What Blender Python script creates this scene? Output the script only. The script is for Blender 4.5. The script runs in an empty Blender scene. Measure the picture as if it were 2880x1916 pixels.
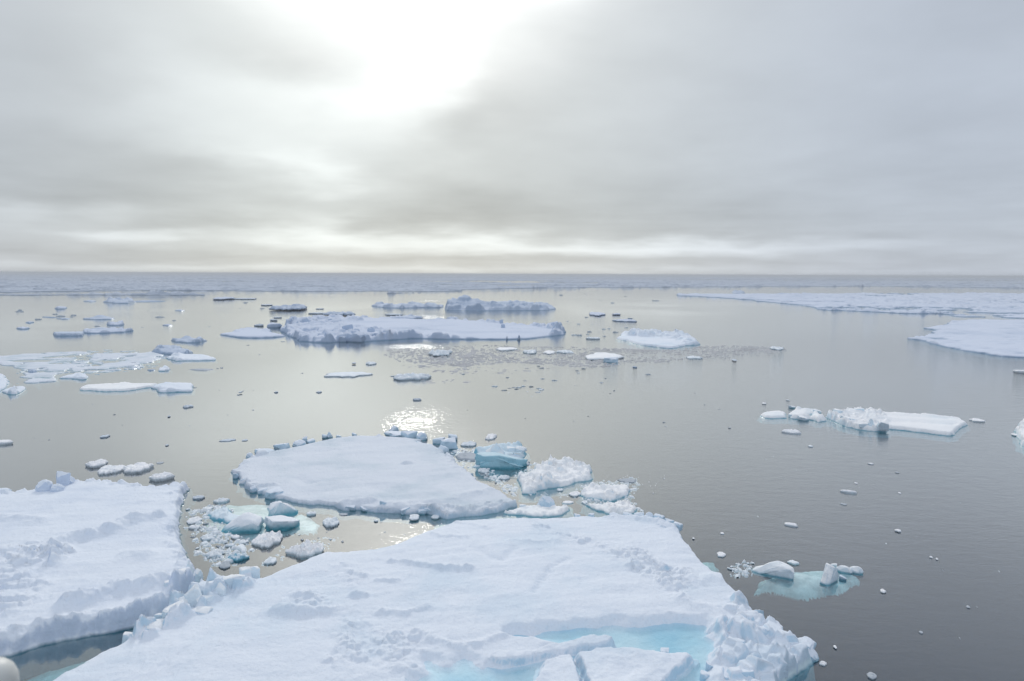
import bpy, bmesh, math, random
import numpy as np
from mathutils import Matrix, Vector

# ------------------------------------------------------------------ camera, sky, sun, exposure
scene = bpy.context.scene
COL = scene.collection
F_PX, CX, CY = 1920.0, 1440.0, 958.0          # the photograph is 2880 x 1916
CAM_H, PITCH, ROLL = 15.0, math.radians(5.56), math.radians(0.24)
cam_data = bpy.data.cameras.new('camera')
cam = bpy.data.objects.new('camera', cam_data)
COL.objects.link(cam)
CAM_R = Matrix.Rotation(math.pi / 2 - PITCH, 3, 'X') @ Matrix.Rotation(ROLL, 3, 'Z')
cam.matrix_world = Matrix.Translation((0, 0, CAM_H)) @ CAM_R.to_4x4()
cam_data.sensor_width = 36.0
cam_data.lens = 36.0 * F_PX / 2880.0
cam_data.clip_start, cam_data.clip_end = 0.1, 80000.0
cam_data.dof.use_dof = True
cam_data.dof.focus_distance = 70.0
cam_data.dof.aperture_fstop = 3.2
scene.camera = cam
scene.render.resolution_x, scene.render.resolution_y = 1024, 681
scene.view_settings.view_transform = 'Standard'
scene.view_settings.look = 'None'
scene.view_settings.exposure = 0.10
scene.view_settings.gamma = 1.0
scene.cycles.use_denoising = True
scene.cycles.max_bounces = 8
scene.cycles.diffuse_bounces = 3
scene.cycles.glossy_bounces = 3
scene.cycles.transparent_max_bounces = 12
scene.cycles.volume_bounces = 0
scene.cycles.caustics_reflective = False
scene.cycles.caustics_refractive = False


def ray(px, py):
    d = CAM_R @ Vector(((px - CX) / F_PX, (CY - py) / F_PX, -1.0))
    return d.normalized()


def P(px, py, z=0.0):
    d = ray(px, py)
    t = (z - CAM_H) / d.z
    return np.array((d.x * t, d.y * t, z))


def azel(px, py):
    d = ray(px, py)
    return math.atan2(d.x, d.y), math.asin(d.z)


# pixel frames in which the outlines were measured (origin x, origin y, scale)
R = dict(A=(0, 1200, .45671), B=(960, 1200, .45671), C=(1920, 1200, .45671),
         D=(0, 740, .40730), E=(960, 740, .40730), F=(1920, 740, .40730),
         G=(400, 1180, .28064), H=(1200, 1160, .28850), I=(600, 1140, .27153),
         J=(1900, 1400, .32913), K=(600, 760, .27153), L=(1080, 820, .27153),
         M=(0, 760, .27153), N=(2080, 1100, .33941), Q=(1000, 1600, .59398),
         S=(0, 1560, .42427), T=(0, 1100, .31891), O=(0, 0, 1.0))


def px(reg, p):
    o = R[reg]
    return o[0] + p[0] * o[2], o[1] + p[1] * o[2]


# --- node helpers
class NT:
    def __init__(self, tree):
        self.t = tree
        tree.nodes.clear()

    def n(self, kind, **kw):
        nd = self.t.nodes.new(kind)
        for k, v in kw.items():
            setattr(nd, k, v)
        return nd

    def put(self, sock, v):
        if isinstance(v, bpy.types.NodeSocket):
            self.t.links.new(v, sock)
        elif v is not None:
            if isinstance(v, (tuple, list)) and len(v) == 3 and sock.type == 'RGBA':
                v = (*v, 1.0)
            sock.default_value = v

    def m(self, op, a, b=None, c=None, clamp=False):
        nd = self.n('ShaderNodeMath', operation=op, use_clamp=clamp)
        self.put(nd.inputs[0], a)
        if b is not None:
            self.put(nd.inputs[1], b)
        if c is not None:
            self.put(nd.inputs[2], c)
        return nd.outputs[0]

    def vm(self, op, a, b=None, s=None):
        nd = self.n('ShaderNodeVectorMath', operation=op)
        self.put(nd.inputs[0], a)
        if b is not None:
            self.put(nd.inputs[1], b)
        if s is not None:
            self.put(nd.inputs['Scale'], s)
        return nd.outputs['Value'] if op in ('DOT_PRODUCT', 'LENGTH') else nd.outputs[0]

    def mixc(self, f, a, b, blend='MIX'):
        nd = self.n('ShaderNodeMix', data_type='RGBA', blend_type=blend)
        self.put(nd.inputs[0], f)
        self.put(nd.inputs[6], a)
        self.put(nd.inputs[7], b)
        return nd.outputs[2]

    def noise(self, vec, scale, detail=3.0, rough=0.5, out=0):
        nd = self.n('ShaderNodeTexNoise')
        self.put(nd.inputs['Vector'], vec)
        nd.inputs['Scale'].default_value = scale
        nd.inputs['Detail'].default_value = detail
        nd.inputs['Roughness'].default_value = rough
        return nd.outputs[out]

    def ramp(self, v, a, b, o0=0.0, o1=1.0, smooth=True):
        nd = self.n('ShaderNodeMapRange', interpolation_type='SMOOTHSTEP' if smooth else 'LINEAR')
        self.put(nd.inputs[0], v)
        for i, q in enumerate((a, b, o0, o1)):
            self.put(nd.inputs[i + 1], q)
        return nd.outputs[0]


SUN_AZ, SUN_EL = azel(1180, -370)
sun_data = bpy.data.lights.new('sun', 'SUN')
sun_data.energy = 0.85
sun_data.angle = math.radians(10)
sun_data.color = (1.0, 0.96, 0.90)
sun = bpy.data.objects.new('sun', sun_data)
COL.objects.link(sun)
SUN_DIR = Vector((math.sin(SUN_AZ) * math.cos(SUN_EL), math.cos(SUN_AZ) * math.cos(SUN_EL), math.sin(SUN_EL)))
sun.rotation_euler = SUN_DIR.to_track_quat('Z', 'Y').to_euler()
sun.location = (0, 0, 40)

world = bpy.data.worlds.new('World')
scene.world = world
world.use_nodes = True
w = NT(world.node_tree)
tc = w.n('ShaderNodeTexCoord').outputs['Generated']
sep = w.n('ShaderNodeSeparateXYZ')
w.put(sep.inputs[0], tc)
dx, dy, dz = sep.outputs
az0 = w.m('ARCTAN2', dx, dy)
el0 = w.m('ARCSINE', w.m('MAXIMUM', w.m('MINIMUM', dz, 1.0), -1.0))
# clouds lie on a layer overhead: stretch towards the horizon
inv = w.m('DIVIDE', 1.0, w.m('ADD', w.m('MAXIMUM', dz, 0.0), 0.16))
comb = w.n('ShaderNodeCombineXYZ')
w.put(comb.inputs[0], w.m('MULTIPLY', dx, inv))
w.put(comb.inputs[1], w.m('MULTIPLY', dy, inv))
lay = comb.outputs[0]
d1 = w.m('SUBTRACT', w.noise(lay, 1.3, 4.0, 0.5), 0.5)
d2 = w.m('SUBTRACT', w.noise(w.vm('ADD', lay, (7.3, 1.9, 4.0)), 1.5, 4.0, 0.5), 0.5)
az = w.m('MULTIPLY_ADD', d1, 0.30, az0)
el = w.m('MULTIPLY_ADD', d2, 0.10, el0)
lowf = w.ramp(el0, 0.0, 0.16)                      # calmer distortion near the horizon
el = w.m('ADD', w.m('MULTIPLY', el, lowf), w.m('MULTIPLY', w.m('SUBTRACT', 1.0, lowf), w.m('MULTIPLY_ADD', d2, 0.022, el0)))
SKY = [  # px centre, half-width, half-height (px), relative brightness
    (120, 500, 330, 110, -.10), (330, 200, 260, 130, -.06), (560, 480, 260, 60, -.10),
    (520, 625, 480, 42, -.13), (860, 165, 200, 60, -.16), (1230, 605, 380, 60, -.15), (820, 190, 170, 60, -.10), (250, 560, 300, 40, -.10), (540, 470, 150, 50, -.06), (1330, 250, 130, 120, -.12),
    (1700, 590, 700, 85, -.13), (1900, 665, 360, 22, -.05), (800, 290, 300, 200, .36),
    (860, 475, 100, 50, .32), (880, 640, 160, 62, .38), (380, 665, 170, 20, .46),
    (90, 600, 230, 32, .34), (520, 300, 200, 160, .06), (860, 655, 200, 22, .14), (1230, 685, 440, 25, .44), (1850, 700, 560, 18, .42),
    (1120, 240, 150, 190, .16), (1450, 290, 190, 150, -.05), (650, 110, 200, 80, .02),
    (1200, 725, 900, 10, -.12), (300, 715, 420, 14, -.04), (1000, 755, 1300, 10, .22),
]
val = None
for (sx, sy, rw, rh, amp) in SKY:
    a0, e0 = azel(sx, sy)
    u = w.m('DIVIDE', w.m('SUBTRACT', az, a0), rw / F_PX)
    v = w.m('DIVIDE', w.m('SUBTRACT', el, e0), rh / F_PX)
    r2 = w.m('ADD', w.m('MULTIPLY', u, u), w.m('MULTIPLY', v, v))
    g = w.m('MULTIPLY', w.m('EXPONENT', w.m('MULTIPLY', r2, -1.0)), amp)
    val = g if val is None else w.m('ADD', val, g)
fine = w.m('SUBTRACT', w.noise(w.vm('ADD', lay, (2.0, 5.0, 0.0)), 0.9, 6.0, 0.55), 0.5)
val = w.m('ADD', val, w.m('ADD', w.m('MULTIPLY', fine, 0.24), w.m('MULTIPLY', w.m('SUBTRACT', w.noise(lay, 2.2, 4.0, 0.5), 0.5), 0.25)))
# thin streaks low over the horizon
comb2 = w.n('ShaderNodeCombineXYZ')
w.put(comb2.inputs[0], w.m('MULTIPLY', az0, 5.0))
w.put(comb2.inputs[1], w.m('MULTIPLY', el0, 75.0))
streak = w.m('SUBTRACT', w.noise(comb2.outputs[0], 1.0, 4.0, 0.55), 0.5)
val = w.m('ADD', val, w.m('MULTIPLY', w.m('MULTIPLY', streak, 0.27), w.ramp(el0, 0.02, 0.17, 1.0, 0.0)))
val = w.m('ADD', val, 1.0)
# veiled sun
ga, ge = azel(1160, -450)
sd_ = w.m('MINIMUM', w.vm('DOT_PRODUCT', tc, (math.sin(ga) * math.cos(ge), math.cos(ga) * math.cos(ge), math.sin(ge))), 1.0)
ang = w.m('ARCCOSINE', sd_)
ang = w.m('ADD', ang, w.m('MULTIPLY', w.m('ADD', d1, d2), 0.13))
glow = w.m('MULTIPLY', w.m('EXPONENT', w.m('MULTIPLY', w.m('POWER', w.m('DIVIDE', w.m('ABSOLUTE', ang), math.radians(12.8)), 3.0), -1.0)), 1.0)
glow2 = w.m('MULTIPLY', w.m('EXPONENT', w.m('MULTIPLY', w.m('POWER', w.m('DIVIDE', ang, math.radians(23)), 2.0), -1.0)), 0.20)
right = w.ramp(az0, -0.15, 0.60)
left = w.ramp(az0, -0.30, -0.72)
basec = w.mixc(right, (0.530, 0.565, 0.560), (0.465, 0.515, 0.590))
basec = w.mixc(left, basec, (0.490, 0.530, 0.570))
back = w.ramp(dy, 0.45, -0.4)
basec = w.mixc(back, basec, (0.55, 0.64, 0.76))
high = w.ramp(dz, 0.35, 0.9)
basec = w.mixc(high, basec, (0.62, 0.66, 0.74))
cl = w.vm('SCALE', basec, s=val)
cl = w.vm('ADD', cl, w.vm('SCALE', (1.0, 0.99, 0.97), s=w.m('ADD', glow, glow2)))
sky = w.n('ShaderNodeTexSky', sky_type='NISHITA')
sky.sun_disc = False
sky.sun_elevation = SUN_EL
sky.sun_rotation = SUN_AZ
sky.air_density, sky.dust_density = 1.0, 1.0
nis = w.vm('SCALE', sky.outputs[0], s=0.06)
tot = w.mixc(0.93, nis, cl)
bg = w.n('ShaderNodeBackground')
w.put(bg.inputs[0], tot)
bg.inputs[1].default_value = 1.0
wo = w.n('ShaderNodeOutputWorld')
w.put(wo.inputs[0], bg.outputs[0])
world.cycles.sampling_method = 'MANUAL'
world.cycles.sample_map_resolution = 512

# ------------------------------------------------------------------ materials


def material(name):
    m = bpy.data.materials.new(name)
    m.use_nodes = True
    return m, NT(m.node_tree)


def ice_material(name, snow, side, wet, wet_z=0.10, bump=0.62, low=0.35, patch=None, scale=1.0, spec=.25, pond_z=None):
    """Snow on upward faces, bare blue ice on steep faces (painted shading on far ice), wet teal ice and a painted shadow line at the waterline."""
    m, t = material(name)
    geo = t.n('ShaderNodeNewGeometry')
    s = t.n('ShaderNodeSeparateXYZ')
    t.put(s.inputs[0], geo.outputs['Normal'])
    ps = t.n('ShaderNodeSeparateXYZ')
    t.put(ps.inputs[0], geo.outputs['Position'])
    pos = geo.outputs['Position']
    n1 = t.noise(pos, 1.3 * scale, 5.0, 0.6)
    n2 = t.noise(pos, 0.22 * scale, 4.0, 0.55)
    up = t.m('ADD', s.outputs[2], t.m('MULTIPLY', t.m('SUBTRACT', n1, 0.5), 0.5))
    up = t.ramp(up, low, low + 0.32)
    c = t.mixc(up, side, snow)
    # patches where wind has scoured the snow thin
    sc = patch or tuple(0.55 * a + 0.45 * b for a, b in zip(snow, side))
    c = t.mixc(t.m('MULTIPLY', t.ramp(n2, 0.46, 0.70), 0.75), c, sc)
    n3 = t.noise(pos, 7.0 * scale, 4.0, .65)
    c = t.mixc(t.ramp(n3, .52, .74, 0.0, .35), c, tuple(.72 * a for a in snow))
    if pond_z is not None:
        pz = t.m('ADD', ps.outputs[2], t.m('MULTIPLY', t.m('SUBTRACT', n1, .5), .07))
        c = t.mixc(t.ramp(pz, pond_z - .16, pond_z + .015, 1.0, 0.0), c, t.mixc(t.ramp(n2, .35, .65), (.58, .77, .85), (.72, .86, .91)))
    zz = t.m('ADD', ps.outputs[2], t.m('MULTIPLY', t.m('SUBTRACT', n1, 0.5), wet_z * 1.2))
    c = t.mixc(t.ramp(zz, -0.02, wet_z, 1.0, 0.0), c, wet)  # wet ice colour, darkened also to paint the shadow line under floe edges
    b = t.n('ShaderNodeBump')
    b.inputs['Strength'].default_value = bump
    b.inputs['Distance'].default_value = 0.09
    t.put(b.inputs['Height'], t.m('ADD', t.noise(pos, 5.0 * scale, 6.0, 0.62), t.m('MULTIPLY', n1, 1.2)))
    p = t.n('ShaderNodeBsdfPrincipled')
    t.put(p.inputs['Base Color'], c)
    t.put(p.inputs['Roughness'], t.ramp(zz, 0.0, wet_z * 1.5, 0.25, 0.75))
    p.inputs['Specular IOR Level'].default_value = spec
    t.put(p.inputs['Normal'], b.outputs[0])
    o = t.n('ShaderNodeOutputMaterial')
    t.put(o.inputs[0], p.outputs[0])
    return m


MAT = {}
MAT['snow'] = ice_material('snow_ice', (.82, .87, .94), (.54, .70, .82), (.14, .34, .44), wet_z=.15)  # waterline colour is wet ice with the edge shadow painted in
MAT['snow_grey'] = ice_material('drifted_snow_ice', (.82, .87, .94), (.62, .70, .83), (.06, .17, .23), wet_z=.15)
MAT['teal'] = ice_material('turquoise_ice', (.66, .82, .88), (.34, .60, .70), (.10, .36, .46), wet_z=.3, low=.6, bump=.8)
MAT['snow_flat'] = ice_material('wet_snow_ice', (.74, .785, .85), (.52, .64, .76), (.24, .40, .48), patch=(.57, .66, .73))
MAT['snow_pond'] = ice_material('snow_ice_with_melt', (.82, .87, .94), (.54, .70, .82), (.14, .34, .44), wet_z=.15, pond_z=.34)
MAT['white'] = ice_material('white_snow', (.97, .975, .98), (.70, .82, .90), (.16, .42, .52), wet_z=.13, patch=(.88, .93, .96))  # waterline: wet ice plus painted shadow line
MAT['cap'] = ice_material('snow_capped_blue_ice', (.90, .92, .95), (.68, .80, .87), (.12, .42, .52), wet_z=.42, low=.12)
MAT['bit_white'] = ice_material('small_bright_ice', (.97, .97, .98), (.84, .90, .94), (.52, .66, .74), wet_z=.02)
MAT['bit_dark'] = ice_material('small_dark_ice', (.68, .74, .80), (.48, .56, .64), (.36, .44, .52), wet_z=.02, spec=.05)  # darker grey tone for small pieces
MAT['bit'] = ice_material('small_white_ice', (.88, .92, .95), (.70, .80, .86), (.48, .62, .70), wet_z=.02)
MAT['blue'] = ice_material('blue_ice', (.78, .87, .93), (.16, .46, .60), (.08, .33, .44), low=0.55)
MAT['dark'] = ice_material('dark_sea_ice', (.60, .67, .78), (.38, .47, .60), (.25, .35, .47), wet_z=.3, scale=.25, spec=.05, low=.6)  # darker blue grey tone of ice
MAT['far'] = ice_material('far_sea_ice', (.72, .77, .87), (.46, .55, .69), (.26, .36, .48), wet_z=.4, scale=.25, spec=.0, low=.6)  # side colour darkened to paint shading on distant slopes
MAT['pack'] = ice_material('horizon_sea_ice', (.58, .63, .71), (.26, .31, .39), (.22, .27, .34), wet_z=.4, scale=.16, spec=.0, low=.74, patch=(.27, .33, .42))  # steep sides coloured darker, shading painted into the horizon ice
MAT['grey'] = ice_material('rotten_grey_ice', (.52, .56, .60), (.36, .42, .47), (.32, .37, .41), wet_z=.03, spec=.05)
MAT['brash'] = ice_material('ground_up_ice', (.56, .56, .57), (.34, .36, .39), (.30, .32, .35), wet_z=.03, spec=.0, patch=(.42, .42, .43))

m, t = material('submerged_ice')
geo = t.n('ShaderNodeNewGeometry')
p = t.n('ShaderNodeBsdfPrincipled')
t.put(p.inputs['Base Color'], t.mixc(t.ramp(t.noise(geo.outputs['Position'], 1.1, 6.0, .65), .36, .62), (.34, .54, .58), (.80, .92, .94)))
p.inputs['Roughness'].default_value = .6
t.put(t.n('ShaderNodeOutputMaterial').inputs[0], p.outputs[0])
MAT['under'] = m

m, t = material('melt_pond_water')
geo = t.n('ShaderNodeNewGeometry')
pn = t.noise(geo.outputs['Position'], 0.55, 4.0, .55)
pg = t.n('ShaderNodeBsdfGlossy')
pg.inputs['Roughness'].default_value = .45
pt = t.n('ShaderNodeBsdfTransparent')
t.put(pt.inputs[0], t.mixc(t.ramp(pn, .32, .68), (.78, .92, .97), (.90, .97, .99)))
px_ = t.n('ShaderNodeMixShader')
px_.inputs[0].default_value = .035
t.put(px_.inputs[1], pt.outputs[0])
t.put(px_.inputs[2], pg.outputs[0])
t.put(t.n('ShaderNodeOutputMaterial').inputs[0], px_.outputs[0])
MAT['pond'] = m

m, t = material('painted_metal')
geo = t.n('ShaderNodeNewGeometry')
p = t.n('ShaderNodeBsdfPrincipled')
t.put(p.inputs['Base Color'], t.mixc(t.noise(geo.outputs['Position'], 30.0, 5.0, .6), (.62, .62, .58), (.74, .75, .72)))
p.inputs['Roughness'].default_value = .45
t.put(t.n('ShaderNodeOutputMaterial').inputs[0], p.outputs[0])
MAT['metal'] = m

# water: clear, absorbs red; ripples as bump, calm and ruffled patches
m, t = material('sea_water')
geo = t.n('ShaderNodeNewGeometry')
pos = geo.outputs['Position']
mp = t.n('ShaderNodeMapping')
t.put(mp.inputs[0], pos)
mp.inputs['Rotation'].default_value = (0, 0, math.radians(14))
mp.inputs['Scale'].default_value = (0.55, 1.0, 1.0)
rp = mp.outputs[0]
patch = t.ramp(t.noise(pos, 0.014, 4.0, .55), .40, .66)
sepw = t.n('ShaderNodeSeparateXYZ')
t.put(sepw.inputs[0], pos)


def spot(cx, cy, rx, ry):
    u = t.m('DIVIDE', t.m('SUBTRACT', sepw.outputs[0], cx), rx)
    v = t.m('DIVIDE', t.m('SUBTRACT', sepw.outputs[1], cy), ry)
    return t.m('EXPONENT', t.m('MULTIPLY', t.m('ADD', t.m('MULTIPLY', u, u), t.m('MULTIPLY', v, v)), -1.0))


g0 = P(1165, 1178)
ruffle = spot(g0[0], g0[1], 4.0, 9.5)
for gx_, gy_, rx_, ry_ in ((1215, 846, 16, 26), (1180, 893, 20, 22), (1165, 974, 8, 7)):
    gq = P(gx_, gy_)
    ruffle = t.m('ADD', ruffle, t.m('MULTIPLY', spot(gq[0], gq[1], rx_, ry_), 1.8))
g1 = P(2600, 1000)
ruffle_r = spot(g1[0], g1[1], 55.0, 60.0)
dist = t.vm('LENGTH', pos)
h1 = t.noise(rp, 5.5, 3.0, .6)
h2 = t.noise(rp, 1.3, 3.0, .55)
amp = t.m('ADD', t.m('ADD', 0.14, t.m('MULTIPLY', patch, .45)), t.m('ADD', t.m('MULTIPLY', ruffle, .25), t.m('MULTIPLY', ruffle_r, 1.9)))
bmp = t.n('ShaderNodeBump')
bmp.inputs['Strength'].default_value = 1.0
bmp.inputs['Distance'].default_value = 0.05
mp2 = t.n('ShaderNodeMapping')
t.put(mp2.inputs[0], pos)
mp2.inputs['Scale'].default_value = (1.0, .45, 1.0)
h3 = t.noise(mp2.outputs[0], 3.0, 2.0, .6)
t.put(bmp.inputs['Height'], t.m('ADD', t.m('MULTIPLY', t.m('ADD', t.m('MULTIPLY', h1, .5), h2), amp), t.m('MULTIPLY', h3, t.m('MULTIPLY', ruffle, 2.1))))
# mirror strength falls off quickly from grazing to steep views; from below the surface lets light through
cosv = t.m('ABSOLUTE', t.vm('DOT_PRODUCT', bmp.outputs[0], geo.outputs['Incoming']))
refl = t.m('MULTIPLY_ADD', t.m('EXPONENT', t.m('MULTIPLY', t.m('POWER', t.m('DIVIDE', cosv, .392), 2.0), -1.0)), .94, .025)
refl = t.m('MULTIPLY', refl, t.m('SUBTRACT', 1.0, geo.outputs['Backfacing']))
gl = t.n('ShaderNodeBsdfGlossy')
gl.inputs['Color'].default_value = (.968, .970, .955, 1)
gl.inputs['Roughness'].default_value = .05
t.put(gl.inputs['Normal'], bmp.outputs[0])
tr = t.n('ShaderNodeBsdfTransparent')
tr.inputs[0].default_value = (.95, .97, .97, 1)
mx = t.n('ShaderNodeMixShader')
t.put(mx.inputs[0], refl)
t.put(mx.inputs[1], tr.outputs[0])
t.put(mx.inputs[2], gl.outputs[0])
va = t.n('ShaderNodeVolumeAbsorption')
va.inputs['Color'].default_value = (.10, .72, .78, 1)
va.inputs['Density'].default_value = .42
o = t.n('ShaderNodeOutputMaterial')
t.put(o.inputs['Surface'], mx.outputs[0])
t.put(o.inputs['Volume'], va.outputs[0])
MAT['water'] = m

m, t = material('dark_deep')
p = t.n('ShaderNodeBsdfPrincipled')
geo = t.n('ShaderNodeNewGeometry')
t.put(p.inputs['Base Color'], t.mixc(t.noise(geo.outputs['Position'], .1, 3.0, .5), (.10, .24, .34), (.08, .20, .30)))
p.inputs['Roughness'].default_value = 1.0
t.put(t.n('ShaderNodeOutputMaterial').inputs[0], p.outputs[0])
MAT['seabed'] = m

# ------------------------------------------------------------------ numpy noise


def _h(ix, iy, seed):
    a = (ix.astype(np.int64) * 374761393 + iy.astype(np.int64) * 668265263 + seed * 1274126177) & 0xFFFFFFFF
    a = ((a ^ (a >> 13)) * 1274126177) & 0xFFFFFFFF
    a = ((a ^ (a >> 16)) * 2246822519) & 0xFFFFFFFF
    return ((a ^ (a >> 15)) & 0xFFFFFF) / float(0xFFFFFF)


def vnoise(x, y, seed=0):
    ix, iy = np.floor(x), np.floor(y)
    fx, fy = x - ix, y - iy
    fx = fx * fx * fx * (fx * (fx * 6 - 15) + 10)
    fy = fy * fy * fy * (fy * (fy * 6 - 15) + 10)
    a, b = _h(ix, iy, seed), _h(ix + 1, iy, seed)
    c, d = _h(ix, iy + 1, seed), _h(ix + 1, iy + 1, seed)
    return (a * (1 - fx) + b * fx) * (1 - fy) + (c * (1 - fx) + d * fx) * fy


def fbm(x, y, octv=4, seed=0, gain=.5):
    s, a, n = 0.0, 1.0, 0.0
    for i in range(octv):
        c, q = math.cos(i * 1.1), math.sin(i * 1.1)
        s = s + a * (vnoise((x * c - y * q) * 2 ** i + i * 17.3, (x * q + y * c) * 2 ** i - i * 9.1, seed + i * 31) - .5)
        n += a
        a *= gain
    return 2 * s / n                    # about -1..1


def slabs(x, y, cell, seed, tilt=.9):
    """Jumbled tilted slabs: the top surface of many overlapping angular blocks, 0..~1."""
    gx, gy = x / cell, y / cell
    ix, iy = np.floor(gx), np.floor(gy)
    out = np.zeros_like(gx)
    for di in (-1, 0, 1):
        for dj in (-1, 0, 1):
            cx_, cy_ = ix + di, iy + dj
            r1, r2, r3 = _h(cx_, cy_, seed), _h(cx_, cy_, seed + 1), _h(cx_, cy_, seed + 2)
            r4, r5, r6 = _h(cx_, cy_, seed + 3), _h(cx_, cy_, seed + 4), _h(cx_, cy_, seed + 5)
            ux, uy = gx - cx_ - r1, gy - cy_ - r2
            th = r3 * 6.283
            a = ux * np.cos(th) + uy * np.sin(th)
            b = -ux * np.sin(th) + uy * np.cos(th)
            d = np.maximum(np.abs(a) - .22 - .30 * r4, np.abs(b) - .16 - .25 * r5)
            top = .25 + .75 * r6 * r6 + tilt * (r4 - .5) * a * 1.6 + tilt * (r5 - .5) * b * 1.6
            top = top - 5.0 * np.maximum(d, 0)
            out = np.maximum(out, top)
    return out


def poly_sd(X, Y, poly):
    """signed distance to a closed polygon, positive inside"""
    n = len(poly)
    d2 = np.full(X.shape, 1e18)
    ins = np.zeros(X.shape, bool)
    for i in range(n):
        x0, y0 = poly[i][0], poly[i][1]
        x1, y1 = poly[(i + 1) % n][0], poly[(i + 1) % n][1]
        ex, ey = x1 - x0, y1 - y0
        L = ex * ex + ey * ey + 1e-12
        tt = np.clip(((X - x0) * ex + (Y - y0) * ey) / L, 0, 1)
        dd = (X - x0 - tt * ex) ** 2 + (Y - y0 - tt * ey) ** 2
        d2 = np.minimum(d2, dd)
        cond = ((y0 > Y) != (y1 > Y))
        xi = x0 + (Y - y0) * ex / (ey if abs(ey) > 1e-9 else 1e-9)
        ins ^= cond & (X < xi)
    d = np.sqrt(d2)
    return np.where(ins, d, -d)


def line_d(X, Y, pts):
    d2 = np.full(X.shape, 1e18)
    for (a, b) in zip(pts[:-1], pts[1:]):
        ex, ey = b[0] - a[0], b[1] - a[1]
        L = ex * ex + ey * ey + 1e-12
        tt = np.clip(((X - a[0]) * ex + (Y - a[1]) * ey) / L, 0, 1)
        d2 = np.minimum(d2, (X - a[0] - tt * ex) ** 2 + (Y - a[1] - tt * ey) ** 2)
    return np.sqrt(d2)


def ss(x, a, b):
    q = np.clip((x - a) / (b - a), 0, 1)
    return q * q * (3 - 2 * q)


# ------------------------------------------------------------------ object helpers


def mesh_obj(name, co, faces, mat, parent=None, smooth=True):
    me = bpy.data.meshes.new(name)
    co = np.asarray(co, np.float32)
    faces = np.asarray(faces, np.int32)
    k = faces.shape[1]
    me.vertices.add(len(co))
    me.vertices.foreach_set('co', co.ravel())
    me.loops.add(faces.size)
    me.loops.foreach_set('vertex_index', faces.ravel())
    me.polygons.add(len(faces))
    me.polygons.foreach_set('loop_start', np.arange(0, faces.size, k, dtype=np.int32))
    me.polygons.foreach_set('loop_total', np.full(len(faces), k, np.int32))
    me.update(calc_edges=True)
    me.materials.append(mat)
    if smooth:
        me.polygons.foreach_set('use_smooth', np.ones(len(me.polygons), bool))
    ob = bpy.data.objects.new(name, me)
    COL.objects.link(ob)
    if parent is not None:
        ob.parent = parent
        ob.matrix_parent_inverse = Matrix.Identity(4)
    return ob


def tag(o, label=None, cat=None, group=None, kind=None):
    if label:
        o['label'] = label
    if cat:
        o['category'] = cat
    if group:
        o['group'] = group
    if kind:
        o['kind'] = kind
    return o


def empty(name, loc, label, cat, group=None):
    e = bpy.data.objects.new(name, None)
    e.empty_display_size = .5
    e.location = loc
    COL.objects.link(e)
    return tag(e, label, cat, group)


def fan_grid(poly, margin, du, dv, umax=1.05, ymin=17.0):
    """vertex lattice that gets coarser with distance from the ship"""
    ps = np.array(poly)[:, :2]
    y0, y1 = max(ps[:, 1].min() - margin, ymin), ps[:, 1].max() + margin
    uu = np.concatenate([(ps[:, 0] - margin) / np.maximum(ps[:, 1], ymin), (ps[:, 0] + margin) / np.maximum(ps[:, 1], ymin)])
    u0, u1 = max(uu.min(), -umax), min(uu.max(), umax)
    nu = max(6, int((u1 - u0) / du))
    nv = max(6, int(math.log(y1 / y0) / dv))
    U, V = np.meshgrid(np.linspace(u0, u1, nu), np.linspace(math.log(y0), math.log(y1), nv))
    Y = np.exp(V)
    return U * Y, Y


def grid_mesh(name, X, Y, Z, keep, mat, parent=None, origin=(0, 0, 0)):
    nv, nu = X.shape
    idx = np.arange(nv * nu).reshape(nv, nu)
    q = np.stack([idx[:-1, :-1], idx[:-1, 1:], idx[1:, 1:], idx[1:, :-1]], -1).reshape(-1, 4)
    kq = (keep[:-1, :-1] | keep[:-1, 1:] | keep[1:, 1:] | keep[1:, :-1]).ravel()
    q = q[kq]
    used = np.zeros(nv * nu, bool)
    used[q.ravel()] = True
    remap = np.cumsum(used) - 1
    co = np.stack([X.ravel() - origin[0], Y.ravel() - origin[1], Z.ravel() - origin[2]], -1)[used]
    return mesh_obj(name, co, remap[q], mat, parent)


def wpoly(reg, pts, z):
    return [P(*px(reg, p), z) if not (len(p) == 3) else P(*px(p[0], p[1:]), z) for p in pts]


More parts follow.
